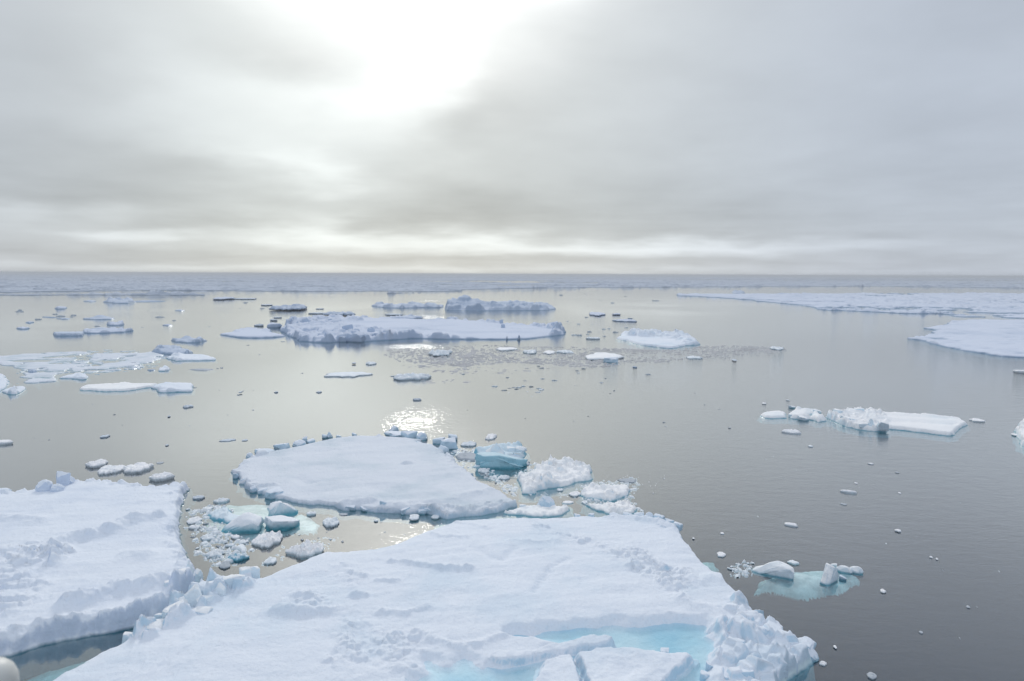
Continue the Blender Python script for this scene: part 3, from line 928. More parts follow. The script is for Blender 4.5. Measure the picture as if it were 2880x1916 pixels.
left_pts = [('A', -900, 430), ('A', -200, 395), ('A', 0, 392), ('A', 130, 378), ('A', 230, 362), ('A', 340, 345), ('A', 460, 318), ('A', 620, 312), ('A', 760, 322), ('A', 900, 342),
            ('A', 1000, 345), ('A', 1080, 332), ('A', 1168, 330), ('A', 1150, 365), ('A', 1130, 430), ('A', 1114, 500), ('A', 1112, 560), ('A', 1124, 620), ('A', 1142, 690),
            ('A', 1170, 765), ('A', 1215, 830), ('A', 1245, 890), ('A', 1240, 925), ('A', 1170, 960), ('A', 1110, 1005), ('A', 1070, 1050), ('A', 1010, 1095), ('A', 900, 1130),
            ('A', 820, 1160), ('A', 700, 1190), ('A', 560, 1215), ('A', 400, 1245), ('A', 200, 1290), ('A', 60, 1330), ('A', -100, 1360), ('A', -900, 1500)]
left = floe(
    'ice_floe', 'large snowy floe at the left edge with rough rubble and a crumbling near wall', 'ice floe', 'A', left_pts, .60, seed=202, mat='snow_grey',
    edge=(.20, 1.1), wall=.42, snow=(.09, 2.4), parts=True, under=.9,
    feats=[
        ('ridge', [(430, 700), (560, 670), (680, 640), (780, 600), (880, 570), (980, 550)], .50, .46),
        ('ridge', [(430, 1105), (560, 1070), (700, 1010), (860, 990), (1000, 950)], .45, .48),
        ('ridge', [(0, 565), (130, 560), (260, 580)], .5, .20), ('ridge', [(780, 800), (900, 790)], .5, .14), ('bump', (880, 790), 1.0, .6, .12),
        ('rubble', [(-300, 760), (40, 740), (200, 720), (380, 720), (460, 780), (420, 860), (300, 900), (360, 1000), (300, 1100), (150, 1180), (-100, 1200), (-300, 1150)], .66, 1.15, .7),
        ('ridge', [(-300, 1330), (0, 1290), (200, 1240), (400, 1200), (540, 1170), (640, 1165), (760, 1165), (880, 1120), (1000, 1060)], .45, .28),
        ('rubble', [(1090, 780), (1180, 780), (1250, 900), (1180, 960), (1100, 1010), (1020, 1060), (1000, 960), (1060, 860)], .8, 1.0, .3),
        ('rim', .34, .7, .6, -.35), ('rubble', [(-300, 1290), (0, 1260), (200, 1225), (400, 1195), (700, 1160), (1000, 1060), (1010, 1110), (820, 1180), (400, 1270), (60, 1350), (-300, 1400)], .30, .9, .25)
    ])
for i, (x0, y0, x1, y1, st, m_) in enumerate([
        (225, 312, 335, 405, 'dome', 'snow_grey'), (345, 262, 440, 370, 'box', 'snow_grey'), (305, 340, 400, 405, 'dome', 'snow_grey'), (400, 300, 466, 350, 'dome', 'snow_grey')]):
    block_px(left, 'A', x0, y0, x1, y1, .55, st, .8, m_, seed=i * 4 + 12, rot=.3 * i - .4, sink=.15)
block_px(left, 'A', -60, 372, 62, 410, .55, 'dome', .8, 'snow', seed=3, sink=.1)
for i, (x0, y0, x1, y1) in enumerate([(1130, 800, 1210, 900), (1090, 860, 1160, 950), (1180, 860, 1255, 935), (1030, 960, 1110, 1030), (1000, 930, 1080, 1000)]):
    block_px(left, 'A', x0, y0, x1, y1, .45, ['peak', 'box', 'dome'][i % 3], .8, 'white', seed=i * 3 + 2, rot=.4 * i, sink=.2)

MFB = .32
mid_pts = [('I', 180, 655), ('I', 215, 640), ('I', 270, 600), ('I', 330, 540), ('I', 430, 505), ('I', 640, 458), ('I', 900, 405), ('I', 1060, 365), ('I', 1200, 330),
           ('I', 1400, 305), ('I', 1500, 300), ('I', 1760, 315), ('I', 2000, 325), ('I', 2200, 345), ('B', 470, 85), ('B', 570, 105), ('B', 650, 160), ('B', 700, 205), ('B', 800, 270),
           ('B', 850, 320), ('B', 960, 372), ('B', 1040, 420), ('B', 1100, 452), ('B', 1090, 468), ('B', 1030, 478), ('B', 960, 500), ('B', 860, 520), ('B', 740, 530), ('B', 650, 545),
           ('B', 530, 515), ('B', 400, 518), ('B', 230, 505), ('B', 100, 490), ('B', 30, 495), ('I', 1350, 1055), ('I', 1200, 1010), ('I', 1090, 985), ('I', 1000, 995), ('I', 900, 985), ('I', 830, 970),
           ('I', 720, 940), ('I', 620, 925), ('I', 530, 895), ('I', 430, 868), ('I', 370, 835), ('I', 280, 775), ('I', 220, 725)]
midf = floe(
    'ice_floe', 'big flat grey white floe in the middle of the picture, rimmed with small blocks', 'ice floe', 'I', mid_pts, MFB, seed=303, mat='snow_flat',
    edge=(.30, 1.8), wall=.14, snow=(.07, 3.0), parts=True,
    feats=[('rim', .40, .6, .85, .05), ('hollow', [(1050, 900), (1300, 850), (1600, 830), (1900, 880)], .8, .12), ('hollow', [(880, 750), (980, 800)], .5, .12),
           ('ridge', [(480, 830), (640, 820)], .2, .15), ('ridge', [(('B'), 300, 480), (('B'), 540, 470), (('B'), 700, 440), (('B'), 900, 400)], .7, .18),
           ('bump', (2000, 600), .5, .35, .22), ('ridge', [(1360, 1010), (1650, 990)], .4, .25), ('rubble', [(('B'), 480, 530), (('B'), 560, 485), (('B'), 760, 480), (('B'), 960, 460), (('B'), 1100, 440), (('B'), 1110, 480), (('B'), 860, 530), (('B'), 640, 550)], .30, .6, .3)])
for i, (r_, x0, y0, x1, y1, st) in enumerate([
        ('I', 335, 480, 420, 540, 'dome'), ('I', 430, 440, 640, 515, 'slab'), ('I', 620, 365, 800, 455, 'box'), ('I', 810, 345, 970, 415, 'dome'), ('I', 920, 320, 980, 370, 'box'), ('I', 960, 340, 1060, 385, 'box'),
        ('I', 1160, 262, 1240, 325, 'peak'), ('I', 1120, 300, 1180, 330, 'slab'), ('I', 1265, 308, 1330, 332, 'slab'), ('I', 1430, 285, 1490, 310, 'slab'),
        ('I', 1815, 205, 1915, 262, 'wedge'), ('I', 1765, 258, 2060, 322, 'slab'), ('I', 1950, 250, 2120, 340, 'box'), ('I', 2100, 265, 2220, 350, 'dome'),
        ('B', 560, 55, 640, 100, 'box'), ('B', 610, 55, 720, 135, 'box'), ('B', 650, 45, 720, 80, 'slab'), ('B', 575, 110, 655, 160, 'wedge'), ('B', 455, 88, 500, 105, 'slab'), 
        ('I', 200, 690, 265, 745, 'box'), ('I', 265, 745, 340, 790, 'box'), ('I', 330, 785, 385, 830, 'box'), ('I', 380, 830, 455, 890, 'box'), ('I', 455, 845, 560, 905, 'box'),
        ('I', 540, 835, 745, 950, 'box'), ('I', 1720, 955, 1812, 1075, 'box'), ('I', 1370, 1020, 1480, 1075, 'box'), ('I', 1480, 950, 1650, 1040, 'wedge'), ('I', 1520, 1040, 1660, 1085, 'slab'),
        ('I', 1915, 1030, 2050, 1110, 'box'), ('I', 2105, 1060, 2220, 1115, 'box'), ('B', 500, 485, 600, 530, 'slab'), ('B', 355, 485, 435, 530, 'box'), ('B', 720, 480, 790, 520, 'box'), ('B', 800, 470, 880, 510, 'box'),
        ('B', 880, 460, 960, 500, 'dome'), ('I', 1815, 1045, 1910, 1085, 'slab'), ('B', 730, 240, 760, 262, 'box'), ('B', 790, 280, 815, 300, 'box')]):
    block_px(midf, r_, x0, y0, x1, y1, .15, st, .8, 'snow', seed=i * 5 + 1, rot=(i * 1.9) % 1.2 - .6, sink=.15)
# stacked pieces by its lower left corner
tag(block_px(None, 'I', 580, 940, 870, 1150, 0, 'wedge', .7, 'cap', seed=2, name='ice_block', rot=3.3),
    'tall upright white ice block leaning by the lower left corner of the flat middle floe', 'ice block')

# ------------------------------------------------------------------ middle distance: growlers, broken floes
# blue overturned growler right of the middle floe
gr = floe('growler', 'deep turquoise overturned growler with a white peaked crest, right of the middle floe', 'growler', 'B',
          [(800, 235), (850, 190), (810, 150), (870, 130), (920, 100), (1030, 120), (1100, 118), (1150, 150), (1120, 190), (1050, 225), (960, 240), (860, 240)], .25, seed=11, mat='blue',
          edge=(.12, .8), wall=.35, snow=(.1, 1.2), parts=True, top='ice_body', feats=[('ridge', [(830, 150), (950, 130), (1130, 135)], .7, .35), ('rubble', [(1000, 110), (1160, 110), (1160, 170), (1000, 150)], .4, .6, .3)])
block_px(gr, 'B', 880, 85, 1020, 150, .75, 'peak', .5, 'white', seed=5, name='ice_crest', sink=.5)
block_px(gr, 'B', 1060, 114, 1145, 150, .6, 'dome', .7, 'white', seed=2)
block_px(gr, 'B', 1010, 118, 1080, 150, .6, 'box', .7, 'white', seed=7)
block_px(gr, 'B', 1050, 160, 1112, 188, .1, 'slab', .5, 'white', seed=4)
block_px(gr, 'B', 795, 150, 1158, 258, 0, 'slab', .32, 'teal', seed=3, name='turquoise_face', rot=.05)
block_px(gr, 'B', 860, 170, 1120, 262, 0, 'wedge', .45, 'teal', seed=4, name='turquoise_face', rot=3.1)
ledge(gr, 'B', [(780, 240), (840, 180), (1150, 150), (1140, 200), (1040, 240), (960, 262), (860, 255)], -.1, .6, 71)
floe('ice_floe', 'thin grey slushy floe between the turquoise growler and middle floe', 'ice floe', 'H', [(270, 420), (330, 390), (440, 385), (520, 400), (520, 450), (420, 460), (300, 445)], .15, seed=12, mat='grey', edge=(.15, .6), snow=(.05, .8),
     feats=[('rubble', [(270, 400), (400, 380), (400, 450), (280, 450)], .25, .4, .2)])
floe('ice_floe', 'lumpy white rubble floe heaped with knobbly blocks, right of the turquoise growler', 'ice floe', 'H',
     [(880, 600), (1000, 570), (1060, 520), (1130, 500), (1180, 450), (1290, 445), (1380, 465), (1480, 480), (1560, 480), (1610, 545), (1620, 620), (1560, 640), (1480, 650), (1380, 680), (1280, 700), (1200, 710), (1090, 735), (1060, 765), (920, 760), (930, 690), (900, 640)],
     .30, seed=13, mat='white', edge=(.25, 1.0), wall=.25, snow=(.1, 1.0), feats=[('rubble', [(860, 590), (1180, 420), (1660, 440), (1660, 680), (1060, 800), (900, 790)], .62, .75, .2)])
tf = bpy.data.objects[-1] if False else None
floe('ice_floe', 'small ragged white floe with a dark gap at its left, beyond the near floe', 'ice floe', 'H',
     [(1480, 770), (1520, 720), (1600, 695), (1700, 700), (1850, 690), (1960, 690), (1990, 730), (1950, 780), (1880, 810), (1790, 845), (1700, 815), (1560, 805)], .28, seed=14, mat='white', edge=(.2, .8), wall=.2,
     snow=(.08, 1.0), feats=[('rubble', [(1450, 700), (2000, 660), (2000, 830), (1500, 850)], .33, .6, .2)])
floe('ice_floe', 'low crumbly white floe touching the far edge of the foreground floe', 'ice floe', 'H',
     [(1510, 880), (1580, 870), (1700, 880), (1800, 870), (1900, 850), (2000, 860), (2050, 910), (2030, 960), (1900, 985), (1750, 970), (1640, 940)], .18, seed=15, mat='white', edge=(.22, .8), wall=.2,
     snow=(.06, 1.0), feats=[('rubble', [(1500, 840), (2080, 840), (2080, 1000), (1600, 1000)], .28, .45, .2)])
dm = floe('ice_floe', 'low white floe carrying a rounded pale dome, off the middle floe point', 'ice floe', 'H',
          [(730, 965), (860, 930), (920, 890), (1020, 895), (1100, 900), (1250, 900), (1380, 910), (1400, 935), (1330, 985), (1200, 1000), (1040, 1000), (860, 980)], .16, seed=16, mat='white', edge=(.15, .8), wall=.18,
          snow=(.06, 1.0), parts=True, feats=[('rim', .22, .6, .4, -.4)])
block_px(dm, 'H', 1080, 790, 1258, 925, .1, 'dome', .7, 'snow', seed=4, name='ice_dome')
block_px(dm, 'H', 900, 885, 980, 930, .1, 'box', .7, 'white', seed=6)
ledge(dm, 'H', [(600, 990), (760, 950), (1000, 880), (1400, 900), (1420, 960), (1300, 1010), (900, 1020)], -.08, .4, 72)

# right-hand growlers with a submerged foot
bg_ = empty('growler', tuple(P(*px('J', (1100, 680)), 0)), 'growler on the dark water at right with two white humps joined under the surface', 'growler')
block_px(bg_, 'J', 650, 510, 998, 672, 0, 'wedge', .42, 'white', seed=1, name='ice_hump')
block_px(bg_, 'J', 1205, 535, 1392, 735, 0, 'wedge', .6, 'white', seed=2, rot=1.2, name='ice_hump')
block_px(bg_, 'J', 1370, 566, 1510, 645, 0, 'dome', .5, 'white', seed=3)
block_px(bg_, 'J', 1480, 572, 1606, 650, 0, 'dome', .5, 'white', seed=6)
block_px(bg_, 'J', 1320, 548, 1382, 600, 0, 'box', .6, 'white', seed=8)
block_px(bg_, 'J', 1390, 662, 1462, 715, -.03, 'slab', .6, 'snow', seed=5)
ledge(bg_, 'J', [(690, 740), (740, 660), (960, 590), (1200, 575), (1500, 590), (1590, 630), (1500, 680), (1380, 735), (1200, 745), (1080, 770), (980, 740), (840, 705)], -.05, .9, 73)
chip('J', 950, 525, 1060, 580, .12, 'little flat grey cake tucked behind the left hump of the dark water growler', mat='snow')

# floe group on the right middle
a1 = floe('ice_floe', 'narrow white floe forming the left end of the broken row on the right', 'ice floe', 'N', [(160, 178), (230, 155), (330, 150), (390, 165), (395, 200), (280, 205), (200, 200)], .35, seed=21, mat='white', edge=(.2, 1.2), wall=.3, snow=(.05, 2), feats=[('rim', .5, 1.0, .9, .1)])
a2 = floe('ice_floe', 'small bright floe split by a crack, left part of the broken row', 'ice floe', 'N', [(400, 165), (470, 133), (620, 133), (660, 170), (740, 220), (660, 232), (560, 205), (480, 205), (420, 200)], .4, seed=22, mat='white', edge=(.25, 1.2), wall=.3, snow=(.08, 2), parts=True,
           feats=[('hollow', [(620, 140), (570, 200)], .35, .45), ('rim', .4, .8, .8, .1)])
for i, q in enumerate([(405, 118, 470, 142), (400, 185, 480, 220), (475, 205, 580, 245), (600, 150, 680, 190)]):
    block_px(a2, 'N', *q, .05, 'slab', .8, 'white', seed=i + 2)
a3 = floe('ice_floe', 'long flat white floe with rubbly left end, largest in the right row', 'ice floe', 'N',
          [(710, 185), (770, 150), (870, 155), (950, 140), (1000, 135), (1100, 155), (1300, 165), (1600, 185), (1850, 215), (1905, 250), (1830, 285), (1800, 335), (1740, 335), (1600, 320), (1400, 300), (1240, 280),
           (1220, 300), (1080, 300), (980, 285), (840, 250), (760, 215)], .45, seed=23, mat='white', edge=(.3, 1.5), wall=.3, snow=(.06, 4), parts=True,
          feats=[('rubble', [(700, 180), (760, 130), (1000, 110), (1140, 140), (1240, 220), (1260, 320), (1080, 330), (900, 280), (700, 230)], .62, 1.2, .4), ('ridge', [(1120, 150), (1400, 165), (1850, 210)], .6, .22),
                 ('hollow', [(1250, 190), (1500, 205), (1700, 215)], .7, .18), ('hollow', [(1200, 240), (1500, 250), (1780, 265)], .8, .2)])
for i, q in enumerate([(770, 145, 880, 195, 'slab'), (830, 205, 980, 260, 'slab'), (1140, 240, 1230, 320, 'box'), (950, 130, 1040, 185, 'box'), (1050, 215, 1130, 300, 'peak'), (980, 250, 1060, 300, 'box'), (1040, 145, 1140, 175, 'slab')]):
    block_px(a3, 'N', *q[:4], .3, q[4], .8, 'white', seed=i + 3, rot=.3)
ledge(a3, 'N', [(690, 230), (800, 200), (1280, 260), (1290, 340), (1100, 330), (900, 300)], -.1, .4, 74)
chip('N', 1905, 220, 2030, 262, .18, 'slim white cake just off the right tip of the long flat floe', mat='white')
chip('N', 345, 318, 515, 358, .16, 'slim white cake floating alone below the left end of the broken row on the right', mat='white', mound=.1)
floe('ice_floe', 'white floe cut off by the right edge of the picture with dark wet flank', 'ice floe', 'N', [(2275, 290), (2300, 250), (2350, 225), (2600, 215), (2700, 330), (2600, 440), (2400, 440), (2330, 400), (2300, 340)], .6, seed=25, mat='white', edge=(.3, 1.2), wall=.35, snow=(.1, 2), feats=[('rim', .5, 1, .9, -.2)])
chip('N', 2250, 345, 2312, 380, .2, 'tiny white cake touching the floe at the right edge', mat='white')

# cluster in the gap on the left: growlers and brash between the three big floes
cg = floe('growler', 'wedge shaped white growler with turquoise underside in the gap between the big floes', 'growler', 'G',
          [(640, 930), (740, 880), (860, 870), (950, 930), (1060, 960), (1170, 1000), (1190, 1060), (1080, 1080), (960, 1080), (880, 1030), (790, 990), (690, 970)], .22, seed=31, mat='blue', edge=(.1, .7), wall=.2, snow=(.06, 1.0), parts=True, top='ice_body',
          feats=[('rubble', [(600, 950), (740, 860), (900, 860), (860, 980), (700, 1000)], .25, .4, .2)])
block_px(cg, 'G', 800, 910, 1190, 1130, .0, 'wedge', .6, 'cap', seed=3, name='ice_hump', rot=-.25)
ledge(cg, 'G', [(640, 980), (850, 850), (1280, 845), (1300, 950), (1600, 940), (1800, 1040), (1700, 1100), (1560, 1110), (1300, 1130), (1050, 1180), (900, 1130), (760, 1100), (640, 1080)], -.03, .25, 75)
block_px(None, 'G', 1205, 940, 1610, 1110, 0, 'slab', .6, 'cap', seed=4, name='ice_block', label='long tabular white block with a turquoise foot, below the tall upright block', cat='ice block')
cakes = [  # region, x0, y0, x1, y1, freeboard, mound, material, label
    ('G', 1630, 915, 1760, 970, .14, .1, 'snow', 'small white cake right of the tall upright block in the gap'),
    ('G', 1785, 970, 1990, 1100, .15, .25, 'snow', 'knobbly blue grey chunk alone below the near edge of the middle floe'),
    ('G', 1095, 1115, 1400, 1320, .2, .5, 'white', 'heaped white rubble chunk directly below the turquoise footed wedge'),
    ('G', 1450, 1225, 1850, 1400, .22, .55, 'white', 'bumpy white rubble cake against the upper left side of the foreground floe'),
    ('G', 635, 1290, 830, 1405, .14, .3, 'snow', 'round crumbly cake low in the gap, left of the one with a blue face'),
    ('G', 850, 1340, 1080, 1430, .14, .3, 'blue', 'small cake with a blue near face at the bottom of the gap'),
    ('G', 1205, 1370, 1360, 1470, .1, .25, 'snow', 'narrow slanting strip of small lumps next to the foreground floe edge'),
    ('G', 770, 1400, 900, 1510, .08, .15, 'grey', 'glassy pale cake just beyond the shoved up blocks of the lead'),
    ('G', 440, 960, 610, 1060, .14, .4, 'white', 'lumpy cake close to the edge of the left floe in the upper gap'),
    ('G', 450, 1050, 590, 1110, .12, .1, 'white', 'small smooth cake close under the lumpy one beside the left floe'),
    ('G', 690, 790, 880, 845, .12, .1, 'snow', 'slim cake at the upper end of the gap, above the wedge shaped growler'),
    ('G', 640, 870, 715, 910, .1, .1, 'snow', 'tiny round cake at the upper left of the wedge shaped growler'),
    ('G', 570, 1160, 745, 1215, .1, .25, 'snow', 'small pair of joined lumps in the middle of the brash'),
    ('G', 870, 1145, 990, 1205, .12, .15, 'white', 'small smooth white cake under the tip of the wedge shaped growler'),
    ('G', 820, 1235, 935, 1285, .12, .15, 'snow', 'small cake with a dark underside in the lower brash'),
    ('G', 960, 1200, 1075, 1260, .1, .2, 'snow', 'little ribbed cake left of the heaped rubble chunk'),
    ('G', 1280, 1150, 1365, 1190, .06, .0, 'grey', 'thin grey sliver behind the heaped rubble chunk'),
    ('G', 490, 755, 635, 812, .12, .2, 'dark', 'short row of dark lumps off the point of the left floe'),
    ('H', 840, 470, 1030, 525, .06, .0, 'grey', 'thin pale grey cake behind the lumpy rubble floe, below the turquoise growler'),
    ('H', 560, 205, 700, 275, .1, .2, 'white', 'small faint white cake above the crest of the turquoise growler'),
    ('H', 320, 285, 505, 340, .15, .1, 'snow', 'slender grey cake between the turquoise growler and the far rim of the middle floe'),
    ('H', 690, 610, 830, 665, .08, .2, 'snow', 'slanting small cake beside the long right side of the middle floe'),
    ('H', 480, 545, 640, 600, .1, .25, 'snow', 'strip of small lumps at the foot of the turquoise growler'),
    ('H', 1380, 765, 1510, 830, .14, .1, 'white', 'small white cake left of the ragged floe beyond the near floe'),
    ('H', 1300, 860, 1450, 895, .05, .0, 'white', 'very thin white cake right of the ice dome'),
    ('H', 1500, 850, 1580, 905, .1, .15, 'snow', 'small round cake under the dark gap of the ragged floe'),
    ('H', 1260, 735, 1335, 780, .1, .2, 'snow', 'pebble like cake under the lumpy rubble floe'),
    ('H', 1860, 640, 2070, 690, .04, .05, 'grey', 'wisp of thin grey ice above the ragged floe'),
    ('I', 2010, 1105, 2150, 1215, .25, .2, 'snow', 'rounded chunk loose under the near rim of the middle floe'),
    ('I', 2250, 1120, 2357, 1200, .2, .2, 'snow', 'blue grey chunk right of the loose rounded one under the middle floe'),
    ('I', 1655, 1175, 1710, 1215, .1, .1, 'snow', 'tiny cake in the golden water under the middle floe'),
    ('I', 1290, 1115, 1400, 1150, .03, .0, 'grey', 'thin grey line of ice left of the golden water'),
    ('I', 60, 345, 250, 378, .05, .0, 'dark', 'thin dark streak of ice far left of the middle floe'),
    ('I', 290, 350, 362, 375, .05, .0, 'dark', 'short dark streak beside the longer one left of the middle floe'),
    ('T', 750, 590, 960, 690, .35, .12, 'white', 'domed cake at the left of the small group behind the left floe'),
    ('T', 860, 640, 1110, 752, .22, .12, 'white', 'middle cake of the small group behind the left floe'),
    ('T', 1080, 618, 1380, 740, .30, .12, 'white', 'long cake with a black hollow under it, behind the left floe'),
    ('T', 1300, 705, 1535, 808, .40, .12, 'white', 'smooth rounded hump resting against the far rim of the left floe'),
    ('T', -200, 420, 145, 492, .30, .0, 'white', 'bright white cake at the left edge in open water'),
    ('T', 875, 385, 970, 418, .12, .1, 'dark', 'small dark lump in open water above the small group behind the left floe'),
    ('T', 1370, 620, 1445, 648, .03, .0, 'grey', 'thin grey film of ice right of the small group behind the left floe'),
    ('T', 1600, 120, 1715, 155, .12, .1, 'dark', 'dark chunk in open water right of the two joined white floes'),
    ('T', 1478, 210, 1505, 235, .15, .1, 'dark', 'dark speck left of centre in the open water'),
    ('T', 1455, 465, 1490, 490, .10, .1, 'dark', 'dark speck above the point of the left floe'),
    ('C', 200, 762, 270, 812, .08, .05, 'white', 'oval pale cake near the right side of the foreground floe'),
    ('C', 620, 590, 712, 620, .10, .05, 'white', 'bar shaped white cake on the dark water above the two humped growler'),
    ('C', 965, 390, 1078, 412, .14, .05, 'white', 'slim white cake in the middle of the dark water'),
    ('C', 1305, 628, 1350, 656, .12, .1, 'white', 'rounded white bit on the dark water, right of the bar shaped cake'),
    ('C', 1213, 995, 1255, 1032, .08, .1, 'white', 'broken white bit below right of the two humped growler'),
    ('C', 1125, 1505, 1200, 1565, .05, .05, 'grey', 'pale sunken cake at the bottom edge on the dark water'),
    ('C', 830, 1440, 897, 1478, .05, .1, 'white', 'small crumbling bit off the right tip of the foreground floe'),
    ('C', 928, 1345, 950, 1372, .08, .05, 'white', 'tiny white bit above right of the foreground floe tip'),
    ('C', 1140, 222, 1175, 236, .08, .05, 'white', 'tiny white bit just below the long flat floe'),
    ('C', 770, 113, 806, 128, .08, .05, 'snow', 'tiny grey bit below the slim white cake on the right'),
    ('C', 1518, 795, 1540, 815, .06, .05, 'white', 'tiny white fleck, left one of a pair on the right dark water'),
    ('C', 1558, 805, 1575, 828, .06, .05, 'white', 'tiny white fleck, right one of a pair on the right dark water'),
    ('C', 1305, 278, 1335, 290, .04, .0, 'grey', 'faint grey fleck under the long flat floe near its right tip'),
    ('C', 1055, 343, 1080, 356, .05, .0, 'white', 'small white fleck over the slim white cake in the dark water'),
    ('C', 970, 470, 1015, 488, .03, .0, 'grey', 'faint grey cake under the slim white cake in the dark water'),
    ('C', 1325, 403, 1345, 416, .04, .0, 'white', 'white fleck far out on the dark water at right'),
    ('C', 1455, 1255, 1480, 1280, .03, .0, 'grey', 'dim grey fleck low on the right dark water'),
    ('C', 1745, 1100, 1770, 1122, .03, .0, 'grey', 'dim fleck farthest right on the dark water'),
    ('C', 228, 650, 258, 666, .04, .0, 'white', 'white fleck near the foreground floe, above the oval pale cake'),
    ('C', 58, 678, 76, 700, .1, .0, 'white', 'white knob at the right flank of the foreground floe'),
    ('F', 545, 962, 580, 978, .15, .1, 'white', 'small white fleck above the left end of the broken row on the right'),
    ('F', 712, 942, 740, 954, .12, .1, 'snow', 'small grey fleck above the cracked bright floe on the right'),
    ('F', 2280, 735, 2480, 770, .5, .0, 'white', 'white sliver at the right edge under the wide flat sheet'),
]
for (r_, x0, y0, x1, y1, fb, md, mt, lb) in cakes:
    chip(r_, x0, y0, x1, y1, fb, lb, 'ice cake', None, mt, None, 'ice_cake', .3, md)


def scatter(reg, poly, n, smin, smax, seed, label, group, mats=('snow', 'grey', 'white'), fb=.06, name='ice_chip', asp=.5):
    """loose chips in a measured patch of water; nothing tells them apart"""
    rnd = random.Random(seed)
    xs, ys = [p_[0] for p_ in poly], [p_[1] for p_ in poly]
    k = 0
    pool = []
    while k < n:
        x, y = rnd.uniform(min(xs), max(xs)), rnd.uniform(min(ys), max(ys))
        ins = False
        j = len(poly) - 1
        for i in range(len(poly)):
            if (poly[i][1] > y) != (poly[j][1] > y) and x < (poly[j][0] - poly[i][0]) * (y - poly[i][1]) / (poly[j][1] - poly[i][1]) + poly[i][0]:
                ins = not ins
            j = i
        if not ins:
            continue
        s = smin + (smax - smin) * rnd.random() ** 2.2
        q_ = s * asp * rnd.uniform(.35, 1.1)
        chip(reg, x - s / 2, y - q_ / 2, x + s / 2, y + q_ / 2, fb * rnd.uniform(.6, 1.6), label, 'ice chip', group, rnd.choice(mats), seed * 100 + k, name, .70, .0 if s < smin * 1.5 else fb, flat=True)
        k += 1


scatter('G', [(430, 880), (600, 860), (640, 1000), (760, 1110), (1000, 1190), (1080, 1290), (820, 1400), (560, 1380), (480, 1230), (430, 1060)], 46, 26, 85, 1,
        'small chip of brash ice crowding the gap beside the left floe', 'brash chips in the gap beside the left floe', ('bit', 'bit', 'grey'), .08)
scatter('G', [(1380, 1130), (1800, 1120), (2100, 1080), (2100, 1240), (1500, 1300), (1400, 1340), (1100, 1420), (1080, 1340)], 14, 20, 50, 2,
        'small chip of ice on the tan water above the foreground floe edge', 'chips above the foreground floe edge', ('grey', 'snow'), .05)
scatter('H', [(480, 560), (680, 600), (900, 740), (900, 800), (780, 790), (600, 650)], 16, 16, 60, 3,
        'small chip of ice along the right side of the middle floe', 'chips along the right side of the middle floe', ('bit', 'grey'), .06)
scatter('H', [(240, 380), (330, 350), (500, 370), (480, 470), (300, 460)], 12, 16, 50, 4,
        'small chip of ice in the slush between middle floe and turquoise growler', 'chips in the slush by the turquoise growler', ('bit', 'grey'), .06)
scatter('J', [(455, 590), (560, 540), (640, 545), (700, 575), (600, 640), (540, 680), (460, 650)], 20, 14, 60, 5,
        'small white chip in the cluster left of the two humped growler', 'chips left of the two humped growler', ('bit',), .07)
scatter('I', [(1700, 1180), (2300, 1200), (2300, 1350), (1650, 1420)], 9, 10, 32, 6,
        'tiny dark chip on the golden water under the middle floe', 'chips on the golden water', ('dark', 'snow'), .05)
scatter('C', [(150, 60), (1900, 300), (2050, 1500), (1300, 1400), (900, 700), (300, 560)], 14, 6, 14, 7,
        'tiny pale fleck of ice on the dark water at right', 'flecks on the dark water', ('bit', 'grey'), .04)
scatter('H', [(1700, 600), (2330, 600), (2300, 820), (2080, 800), (2050, 700)], 14, 8, 26, 8,
        'tiny chip of ice on the water right of the ragged floe', 'chips right of the ragged floe', ('white', 'snow'), .04)
scatter('T', [(200, 150), (1500, 60), (2100, 200), (1900, 700), (1300, 560), (800, 500), (200, 400)], 16, 9, 24, 9,
        'tiny dark fleck of ice on the calm water behind the left floe', 'flecks on the calm water behind the left floe', ('dark', 'grey'), .05)
scatter('O', [(900, 1080), (1700, 1060), (2150, 1080), (2100, 1300), (1750, 1350), (1550, 1200)], 12, 5, 12, 10,
        'tiny grey fleck of ice on the open water in the centre', 'flecks on the open centre water', ('dark', 'grey'), .05)

# ------------------------------------------------------------------ far middle distance
fm = floe('ice_floe', 'long distant floe with a jagged heap of blue grey blocks on its left half', 'ice floe', 'K',
          [(690, 620), (740, 560), (880, 520), (1080, 490), (1250, 495), (1500, 485), (1780, 495), (2100, 480), ('L', 300, 280), ('L', 600, 285), ('L', 780, 290), ('L', 1000, 300), ('L', 1200, 318), ('L', 1500, 345),
           ('L', 1700, 348), ('L', 1860, 385), ('L', 1875, 425), ('L', 1700, 455), ('L', 1480, 475), ('L', 1200, 480), ('L', 900, 475), ('L', 560, 475), ('L', 300, 465), ('L', 60, 480), (2000, 690), (1700, 715), (1560, 725), (1300, 725),
           (1190, 735), (1060, 730), (900, 715), (800, 665)], .48, seed=41, mat='far', edge=(1.2, 6), wall=.7, snow=(.25, 12), parts=True, under=.6,
          feats=[('rubble', [(640, 620), (720, 540), (1000, 500), (1280, 520), (1420, 560), (1700, 610), (1820, 640), (2140, 650), (2100, 720), (1500, 760), (900, 750), (760, 690)], 1.7, 3.4, 1.5),
                 ('rubble', [(960, 520), (1200, 480), (1560, 480), (1560, 520), (1200, 530)], 1.6, 3.5, 1.0),
                 ('rubble', [('L', 1450, 350), ('L', 1700, 330), ('L', 1900, 360), ('L', 1900, 470), ('L', 1700, 450), ('L', 1760, 400), ('L', 1600, 370)], 2.0, 3.6, 1.2),
                 ('rim', 1.4, 3.0, 3.0, -.05)])
